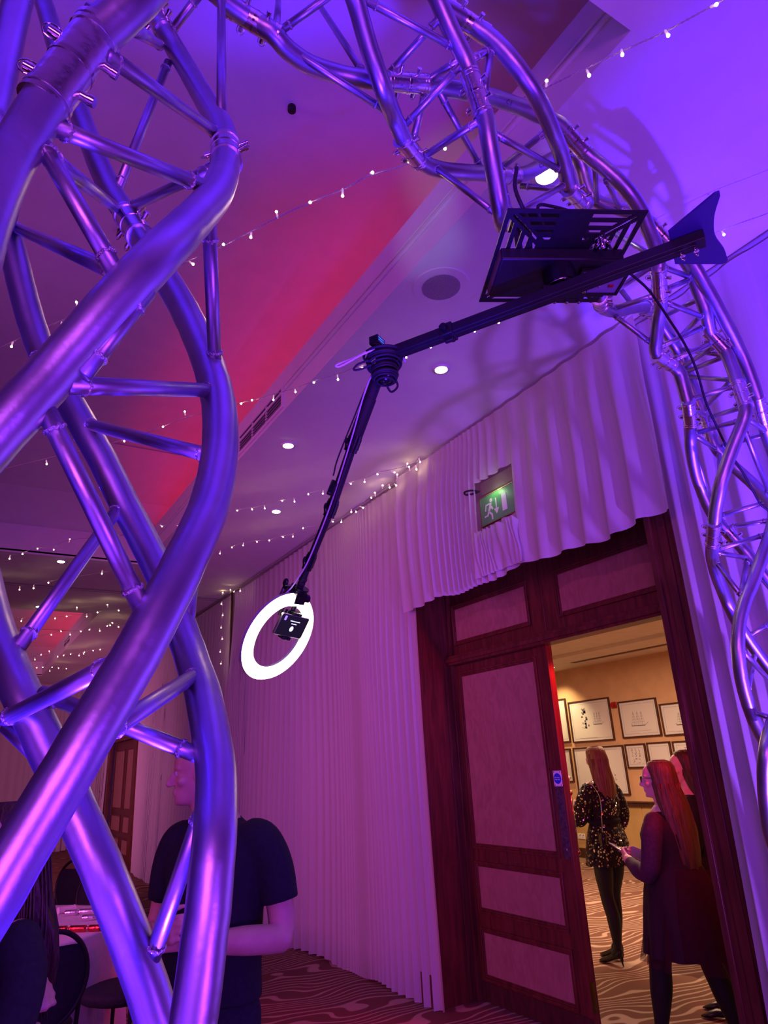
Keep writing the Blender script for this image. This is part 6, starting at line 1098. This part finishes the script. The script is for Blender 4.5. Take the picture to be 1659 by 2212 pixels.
for sx, fy in ((-1, -.0), (1, .12)):
    limb(b, [(sx*.085,0,.95),(sx*.095,.0+fy*.3,.72),(sx*.085,.01+fy*.6,.50),(sx*.078,-.02+fy*.9,.34),(sx*.07,-.01+fy,.13),(sx*.07,.02+fy,.09)], [.098,.080,.056,.055,.034,.036])
skin_obj('tights', b, tights, w1, .009, 3)
for sx, fy in ((-1, 0), (1, .12)):
    b = new(); shoe_mesh(b, (sx*.07,-.045+fy,0), (sx*.075,.20+fy,0), hl=.055); obj('heeled_shoe', b, shoe, w1)
fold = lambda a, z: .02*math.sin(7*a+z*6)+.05*max(0, .95-z)*math.sin(13*a)
rg = [ell(0, cy, z, rx, ry, 56, fold, .95) for z, rx, ry, cy in ((.745,.225,.175,.0),(.82,.215,.168,0),(.92,.200,.155,0),(1.0,.178,.135,0),(1.07,.148,.110,.0),(1.10,.143,.105,0),(1.16,.168,.125,0),(1.25,.180,.125,0),(1.33,.176,.112,-.005),(1.38,.135,.088,-.006),(1.415,.075,.062,-.004))]
b = cloth_loft(rg, False); obj('sequin_dress', b, sequin, w1)
for pts, rr in (([(-.13,-.005,1.365),(-.19,.0,1.29),(-.225,.045,1.16),(-.225,.09,1.12),(-.225,.13,1.15)], [.062,.070,.078,.074,.042]), ([(.13,-.005,1.365),(.19,-.005,1.29),(.232,.0,1.14),(.228,.04,1.05),(.20,.085,1.06)], [.062,.070,.078,.074,.042])):
    b = new(); P = catmull(pts, 5); Rr = [rr[min(i//5, 3)]+(rr[min(i//5, 3)+1]-rr[min(i//5, 3)])*((i%5)/5 if i < 20 else 1) for i in range(len(P))]; tube(b, P, Rr, 26); obj('sleeve', b, sequin, w1)
b = new(); tube(b, [(.148*math.cos(a*PI/18), .110*math.sin(a*PI/18), 1.09) for a in range(37)], .014, 8, flat=1.4); obj('belt', b, clothb, w1)
hair_loft([(0,-.015,1.712,.03,.035),(0,-.015,1.700,.060,.070),(0,-.018,1.665,.078,.090),(0,-.028,1.61,.086,.090),(0,-.040,1.54,.090,.082),(0,-.055,1.46,.100,.075),(0,-.070,1.40,.108,.062),(0,-.085,1.33,.104,.045),(0,-.092,1.27,.085,.030),(0,-.095,1.235,.05,.02)], hair1, w1, seed=3, strands=[(70,-.03,1.60,1.25,(.086,.088),(.10,.07),PI,2*PI)])
bag = thing('clutch_bag', 'small dark shiny handbag hanging at the hip of the woman in sequins', 'bag', (4.82, 4.50, .98), .9)
b = new(); R_ = [[Vector((x*.085, y, z)) for x, y in ((-1,-.02),(1,-.02),(1,.02),(-1,.02))] for z, y in ((0,0),)]
rgb_ = [ell(0, 0, z, rx, ry, 24, sq=.6) for z, rx, ry in ((-.05,.085,.02),(-.045,.095,.028),(.0,.095,.030),(.04,.088,.024),(.05,.080,.014))]
b = cloth_loft(rgb_); bev(sharp(obj('bag_body', b, mat('patent_leather', (.02,.008,.01), .12), bag)), .003)
b = new(); rgb_ = [ell(0, -.008, z, rx, ry, 24, sq=.6) for z, rx, ry in ((.0,.094,.026),(.03,.095,.028),(.052,.084,.018))]; b = cloth_loft(rgb_); obj('bag_flap', b, mat('patent_leather', (.02,.008,.01), .12), bag)
b = new(); tube(b, catmull([(-.085,0,.045),(-.09,-.01,.16),(-.075,-.02,.32),(-.02,.03,.44)], 8), .003, 6); obj('bag_chain', b, steel, bag)

# ------------------------------------------------------------------ woman with glasses in the doorway
w2 = thing('person', 'woman with glasses and long brown hair in a dark maroon dress, standing in the doorway', 'person', (3.95, 3.13, 0), .10)
b = new(); hm = HM((0,.02,1.465), .52, .0); head(b, hm, .95, True)
limb(b, [(0,-.01,1.25),(0,.0,1.32),(0,.012,1.38)], [.058,.052,.050])
for sx in (-1, 1):
    limb(b, [(sx*.15,-.01,1.24),(sx*.195,-.01,1.16),(sx*.215,.02,.99),(sx*.205,.06,.945)], [.054,.058,.052,.046])
    limb(b, [(sx*.205,.06,.945),(sx*.18,.13,.96),(sx*.12,.235,1.0),(sx*.10,.262,1.01)], [.046,.044,.031,.024])
hand(b, (-.10,.262,1.01), (.45,.55,.15), (.7,-.3,.1), 1, .75, .92)
hand(b, (.10,.262,1.01), (-.45,.55,.15), (-.7,-.3,.1), -1, .75, .92)
limb(b, [(0,0,1.24),(0,.01,1.05),(0,0,.85)], [.10,.12,.12])
skin_obj('body', b, skinf, w2, .006, 3)
eyes(w2, hm, .95)
b = new()
for sx in (-1, 1):
    limb(b, [(sx*.155,-.012,1.235),(sx*.198,-.012,1.16),(sx*.219,.018,1.0),(sx*.21,.055,.945)], [.060,.063,.058,.052])
    limb(b, [(sx*.21,.055,.945),(sx*.185,.125,.958),(sx*.135,.215,.99)], [.052,.050,.037])
skin_obj('sheer_sleeves', b, noise_mat('plum_chiffon_sleeve', (.07,.02,.04), (.10,.03,.06), 50, .75), w2, .008, 3)
fold = lambda a, z: .012*math.sin(6*a+z*9)+.10*max(0, .98-z)*math.sin(11*a+z*3)
rg = [ell(0, cy, z, rx, ry, 60, fold, .95) for z, rx, ry, cy in ((.52,.285,.265,-.03),(.60,.272,.252,-.028),(.72,.250,.228,-.022),(.84,.222,.200,-.012),(.94,.190,.165,0),(1.0,.172,.145,.005),(1.08,.184,.155,.008),(1.16,.192,.152,.006),(1.22,.178,.125,.0),(1.26,.130,.095,-.004),(1.29,.080,.066,-.002))]
b = cloth_loft(rg, False); obj('dress', b, maroon, w2)
rg = [ell(.04, -.06, z, rx, ry, 80, lambda a, z: .05*math.sin(14*a+z*4)+.03*math.sin(23*a)) for z, rx, ry in ((.47,.34,.34),(.60,.31,.30),(.74,.272,.255),(.88,.222,.205),(.97,.185,.165))]
b = cloth_loft(rg, False); obj('tulle_overskirt', b, tulle_m, w2)
b = new()
limb(b, [(-.09,0,.85),(-.08,.10,.60),(-.07,.16,.46),(-.06,.19,.32),(-.05,.24,.10),(-.05,.26,.06)], [.112,.085,.065,.066,.040,.042])
limb(b, [(.09,0,.85),(.09,-.04,.60),(.09,-.07,.46),(.09,-.12,.32),(.08,-.19,.10),(.08,-.17,.06)], [.112,.085,.065,.066,.040,.042])
skin_obj('tights', b, tights, w2, .009, 3)
for p, q in (((-.05,.18,0),(-.055,.42,0)), ((.08,-.25,0),(.09,-.01,0))):
    b = new(); shoe_mesh(b, p, q, hl=.02); obj('shoe', b, shoe, w2)
hair_loft([(0,-.018,1.590,.03,.035),(0,-.018,1.578,.062,.072),(0,-.022,1.545,.079,.088),(0,-.035,1.49,.086,.080),(0,-.048,1.42,.090,.074),(0,-.065,1.34,.100,.080),(0,-.088,1.26,.118,.066),(0,-.105,1.16,.118,.056),(0,-.112,1.06,.104,.048),(0,-.112,.98,.088,.042),(0,-.115,.92,.055,.03)], hair2, w2, seed=9, strands=[(80,-.04,1.45,.94,(.088,.078),(.10,.10),PI,2*PI)])
sp = thing('spectacles', 'dark framed spectacles worn by the woman in the doorway', 'glasses', tuple((Matrix.Translation((3.95,3.13,0)) @ Matrix.Rotation(.10,4,'Z') @ hm @ Vector((0,.085,.012)))[:3]), .10+.52)
b = new()
for sx in (-1, 1):
    tube(b, [(sx*.032+.0255*math.cos(a*PI/12), .008, .0+.018*math.sin(a*PI/12)) for a in range(25)], .0022, 8)
    tube(b, [(sx*.058,.006,.006),(sx*.066,-.03,.008),(sx*.068,-.085,.004),(sx*.066,-.098,-.012)], .0020, 8)
tube(b, [(-.008,.010,.004),(0,.013,.006),(.008,.010,.004)], .0018, 8); obj('spectacle_frame', b, blackg, sp)
pd = thing('smartphone', 'dark phone with a silver edge held by the woman with glasses', 'phone', tuple((Matrix.Translation((3.95,3.13,0)) @ Matrix.Rotation(.10,4,'Z') @ Vector((-.02,.36,1.045)))[:3]), .10)
b = new(); R_ = loft(b, [rrect(.036,.072,.007,z) for z in (-.004,.004)]); b.faces.new(R_[0][::-1]); b.faces.new(R_[-1]); obj('phone_body', b, mat('phone_metal_edge', (.5,.45,.4), .2, 1.0), pd); pd.rotation_euler = (.5, .2, .3)

# ------------------------------------------------------------------ dark-haired woman beyond
w3 = thing('person', 'woman with long dark hair in black, mostly hidden behind the woman with glasses', 'person', (4.62, 3.42, 0), .55)
b = new(); hm = HM((0,.015,1.515), .30, 0); head(b, hm, .96, True)
limb(b, [(0,-.01,1.30),(0,.0,1.37),(0,.01,1.43)], [.052,.047,.046])
for sx in (-1, 1):
    limb(b, [(sx*.14,-.01,1.30),(sx*.18,-.01,1.20),(sx*.20,.0,1.05),(sx*.19,.05,.98)], [.044,.045,.040,.036]); limb(b, [(sx*.19,.05,.98),(sx*.16,.14,1.0),(sx*.10,.24,1.06)], [.036,.034,.022])
    hand(b, (sx*.10,.24,1.06), (-sx*.4,.6,.2), (-sx*.7,-.2,.1), -sx, .6, .9)
limb(b, [(0,0,1.30),(0,0,1.1),(0,0,.9)], [.09,.09,.10])
skin_obj('body', b, skinf, w3, .007, 3)
rg = [ell(0, 0, z, rx, ry, 40, lambda a, z: .01*math.sin(5*a+z*9)) for z, rx, ry in ((.62,.20,.16),(.8,.195,.155),(.95,.175,.135),(1.05,.15,.115),(1.18,.175,.125),(1.26,.170,.112),(1.31,.13,.09),(1.345,.07,.06))]
b = cloth_loft(rg, False); obj('black_top', b, clothb, w3)
b = new()
for sx in (-1, 1): limb(b, [(sx*.14,-.01,1.29),(sx*.185,-.01,1.20),(sx*.205,.0,1.05),(sx*.195,.05,.98)], [.055,.055,.050,.046]); limb(b, [(sx*.195,.05,.98),(sx*.165,.13,1.0),(sx*.12,.20,1.035)], [.046,.042,.030])
skin_obj('sleeves', b, clothb, w3, .009, 3)
b = new()
for sx in (-1, 1): limb(b, [(sx*.085,0,.9),(sx*.09,0,.5),(sx*.085,-.02,.32),(sx*.08,0,.09)], [.10,.058,.056,.036])
skin_obj('tights', b, tights, w3, .010, 3)
b = new()
for sx in (-1, 1): shoe_mesh(b, (sx*.08,-.06,0), (sx*.085,.17,0), hl=.02)
obj('shoes', b, shoe, w3)
hair_loft([(0,-.018,1.642,.03,.035),(0,-.018,1.630,.062,.072),(0,-.022,1.60,.080,.089),(0,-.035,1.54,.086,.082),(0,-.050,1.46,.090,.074),(0,-.070,1.38,.098,.068),(0,-.098,1.30,.112,.055),(0,-.112,1.22,.108,.042),(0,-.118,1.14,.09,.03),(0,-.12,1.09,.05,.02)], hair3, w3, seed=12, strands=[(50,-.04,1.5,1.1,(.088,.08),(.11,.09),PI,2*PI)])

# ------------------------------------------------------------------ long-haired woman at the left edge, close to the camera
w4 = thing('person', 'woman with long dark brown hair in black at the lower left edge', 'person', (.17, 2.45, 0), 2.0)
b = new(); hm = HM((0,.02,1.475), .1, 0); head(b, hm, .96, True)
limb(b, [(0,-.01,1.26),(0,.0,1.33),(0,.01,1.39)], [.052,.047,.046])
limb(b, [(.14,-.01,1.26),(.185,.0,1.17),(.20,.02,1.0),(.19,.06,.95)], [.048,.047,.042,.038]); limb(b, [(.19,.06,.95),(.15,.12,1.0),(.08,.17,1.06)], [.038,.034,.024])
hand(b, (.08,.17,1.06), (-.6,.1,.4), (-.2,-.9,.1), 1, .9, .95)
limb(b, [(-.14,-.01,1.26),(-.195,.0,1.17),(-.235,.05,1.06),(-.24,.10,1.02)], [.048,.047,.042,.038]); limb(b, [(-.24,.10,1.02),(-.225,.07,1.07),(-.21,.03,1.12)], [.038,.034,.026])
hand(b, (-.21,.03,1.12), (.05,-1,.12), (.8,-.3,-.3), -1, .55, .98)
limb(b, [(0,0,1.26),(0,0,1.05),(0,0,.9)], [.09,.10,.11])
skin_obj('body', b, skin, w4, .006, 3)
eyes(w4, hm, .96)
rg = [ell(0, cy, z, rx, ry, 44, lambda a, z: .015*math.sin(5*a+z*9)+.06*max(0,.9-z)*math.sin(9*a), .95) for z, rx, ry, cy in ((.45,.29,.27,0),(.65,.26,.23,0),(.85,.22,.18,0),(1.0,.175,.135,0),(1.12,.18,.14,0),(1.2,.185,.13,0),(1.26,.15,.105,0),(1.30,.08,.066,0))]
b = cloth_loft(rg, False); obj('black_dress', b, clothb, w4)
b = new()
limb(b, [(.145,-.01,1.25),(.19,.0,1.17),(.206,.02,1.0),(.197,.055,.95)], [.058,.058,.054,.05]); limb(b, [(.197,.055,.95),(.165,.10,.985),(.13,.135,1.02)], [.05,.045,.040])
limb(b, [(-.145,-.01,1.25),(-.20,.0,1.17),(-.24,.05,1.06),(-.245,.10,1.02)], [.058,.058,.054,.048])
skin_obj('sleeves', b, clothb, w4, .009, 3)
b = new()
for sx in (-1, 1): limb(b, [(sx*.085,0,.85),(sx*.09,0,.48),(sx*.085,-.02,.32),(sx*.08,0,.09)], [.10,.058,.056,.036])
skin_obj('tights', b, tights, w4, .012, 3)
b = new()
for sx in (-1, 1): shoe_mesh(b, (sx*.08,-.06,0), (sx*.085,.17,0), hl=.02)
obj('shoes', b, shoe, w4)
hair_loft([(0,-.018,1.60,.03,.035),(0,-.018,1.588,.062,.072),(0,-.022,1.555,.081,.089),(0,-.035,1.50,.090,.084),(0,-.050,1.42,.100,.080),(0,-.075,1.34,.112,.076),(0,-.105,1.26,.130,.062),(0,-.125,1.18,.132,.050),(0,-.13,1.10,.11,.04),(0,-.13,1.04,.06,.02)], hair4, w4, seed=21, strands=[(90,-.05,1.46,1.06,(.098,.086),(.13,.12),PI*.9,2.1*PI)])

# ================================================================== TABLE, CHAIRS, CRACKERS
def banquet_chair(x, y, yaw, label):
    t = thing('banquet_chair', label, 'chair', (x, y, 0), yaw, 'dark round-backed chairs at the table')
    b = new(); rg = [ell(0, .0, z, rx, ry, 36, sq=.75) for z, rx, ry in ((.415,.19,.18),(.425,.205,.198),(.46,.212,.205),(.478,.200,.193),(.484,.15,.14))]; b = cloth_loft(rg); obj('seat', b, chairm, t)
    b = new(); P = []
    for dy_ in (-.016, .016):
        P.append([Vector((.205*math.cos(a*PI/20)*(1 if math.sin(a*PI/20) > 0 else .93), -.225+dy_-.10*((z:=.70+.215*math.sin(a*PI/20))-.5), z-.0)) for a in range(40)])
    inner = [[p for p in r] for r in P]
    # pad with a hand slot left open under the top rail
    N_ = 28
    def pad(u, v): return Vector((u, -.225-.10*(v-.5), v))
    G = {}
    for s in (-1, 1):
        for i in range(N_+1):
            for j in range(N_+1):
                v = .50+.345*j/N_; half = .185*math.sqrt(max(.02, 1-((v-.70)/.215)**2)); u = half*(2*i/N_-1); bulge = .014*(1-(2*i/N_-1)**4)
                G[s,i,j] = b.verts.new(pad(u, v)+Vector((0, s*(.006+bulge), 0)))
        for i in range(N_):
            for j in range(N_):
                q = (G[s,i,j], G[s,i+1,j], G[s,i+1,j+1], G[s,i,j+1]); b.faces.new(q if s < 0 else q[::-1])
    obj('backrest', b, chairm, t)
    b = new(); ring = [Vector((.198*math.cos(a*PI/24), -.225-.10*(.70+.222*math.sin(a*PI/24)-.5), .70+.222*math.sin(a*PI/24))) for a in range(49)]; tube(b, ring, .013, 12, cap=False); obj('back_frame', b, black, t)
    for sx in (-1, 1):
        b = new(); tube(b, catmull([(sx*.175,-.235,.60),(sx*.178,-.205,.45),(sx*.185,-.215,.25),(sx*.19,-.24,0)], 4), .0115, 10); obj('leg', b, black, t)
        b = new(); tube(b, catmull([(sx*.165,.165,.42),(sx*.172,.172,.2),(sx*.18,.18,0)], 4), .0115, 10); obj('leg', b, black, t)
    b = new(); tube(b, [(-.17,.17,.18),(.17,.17,.18)], .009, 8); tube(b, [(-.183,-.215,.18),(.183,-.215,.18)], .009, 8)
    for sx in (-1, 1): tube(b, [(sx*.172,.17,.18),(sx*.185,-.215,.18)], .009, 8)
    obj('stretcher', b, black, t); return t
TX, TY = .35, 5.85
def face_table(x, y): return math.atan2(-(TX-x), TY-y)
banquet_chair(.56, 4.64, face_table(.56, 4.64), 'dark round-backed chair nearest the camera, its back to us at the table')
banquet_chair(1.10, 5.00, face_table(1.10, 5.00), 'dark chair at the right side of the table with its seat turned out')
banquet_chair(1.15, 6.84, face_table(1.15, 6.84), 'dark round-backed chair on the far side of the table, half hidden by the truss tube')
banquet_chair(1.02, 7.75, 2.2, 'dark chair standing beyond the table by the long-haired woman')
tb_ = thing('round_table', 'round banquet table under a white cloth at lower left', 'table', (TX, TY, 0))
b = new(); cyl(b, (0,0,.70), (0,0,.735), .90, 64); sharp(obj('tabletop', b, woodlt, tb_))
for a in range(4):
    b = new(); x, y = .5*math.cos(a*PI/2+.4), .5*math.sin(a*PI/2+.4); cyl(b, (x,y,0), (x,y,.70), .016, 12); obj('leg', b, steel, tb_)
b = new(); n = 160; rg = []
for z, r in ((.742,.30),(.742,.86),(.741,.905),(.728,.912),(.55,.915),(.35,.92),(.15,.925),(.04,.93)):
    rg.append([Vector(((r+(.05 if z < .7 else 0)*(.74-z)*1.4*math.sin(k*2*PI/n*19+math.sin(k*.13)))*math.cos(2*PI*k/n), (r+(.05 if z < .7 else 0)*(.74-z)*1.4*math.sin(k*2*PI/n*19+math.sin(k*.13)))*math.sin(2*PI*k/n), z)) for k in range(n)])
L_ = loft(b, rg); b.faces.new(L_[0][::-1]); tc = obj('tablecloth', b, linen); tc.location = (TX, TY, 0); tag(tc, 'white cloth draped to the carpet over the round table', 'tablecloth')
def cracker(x, y, yaw, m, label):
    t = thing('christmas_cracker', label, 'cracker', (x, y, .7625), yaw, 'crackers on the table')
    def seg_(x0, x1, r=.0195):
        b = new(); 
        n = 24; rr = [(x0, r*.93), (x0+.004, r), (x1-.004, r), (x1, r*.93)]
        R_ = [[Vector((xx, q*math.cos(2*PI*k/n), q*math.sin(2*PI*k/n))) for k in range(n)] for xx, q in rr]; loft(b, R_); return b
    obj('cracker_barrel', seg_(-.05, .05), m, t)
    for s in (-1, 1):
        a, c_ = sorted((s*.075, s*.150)); obj('cracker_end', seg_(a, c_), m, t)
        b = new(); n = 24; prof = [(.05,.0188),(.056,.012),(.0625,.008),(.069,.012),(.075,.0188)]
        loft(b, [[Vector((s*xx, r*(1+.12*math.sin(6*2*PI*k/n))*math.cos(2*PI*k/n), r*(1+.12*math.sin(6*2*PI*k/n))*math.sin(2*PI*k/n))) for k in range(n)] for xx, r in prof]); obj('twisted_neck', b, m, t)
        b = new(); tube(b, [(s*.0625, .010*math.cos(a_*PI/8), .010*math.sin(a_*PI/8)) for a_ in range(17)], .002, 6); tube(b, [(s*.0625,0,.010),(s*.06,.008,.024),(s*.058,.016,.022)], .0018, 6); obj('ribbon', b, silver, t)
        b = new(); cyl(b, (s*.146,0,0), (s*.1465,0,0), .0175, 20); obj('dark_core', b, rubber, t)
cracker(1.03, 5.92, -.45, silver, 'silver cracker lying farther back on the table, left of the pair')
cracker(1.10, 5.62, -.40, silver, 'silver cracker lying in front of the other silver one')
cracker(.88, 5.32, -.62, redfoil, 'red and silver cracker at the near edge of the table behind the chair')
b = new(); R_ = loft(b, [[Vector((-.06+.12*i, .022*math.cos(2*PI*k/20), .022*math.sin(2*PI*k/20))) for k in range(20)] for i in range(2)]); b.faces.new(R_[0]); b.faces.new(R_[1][::-1])
nk = tag(bev(sharp(obj('rolled_napkin', b, linen)), .002), 'rolled white napkin on the table beyond the crackers', 'napkin'); nk.location = (.92, 6.12, .765); nk.rotation_euler = (0,0,.3)
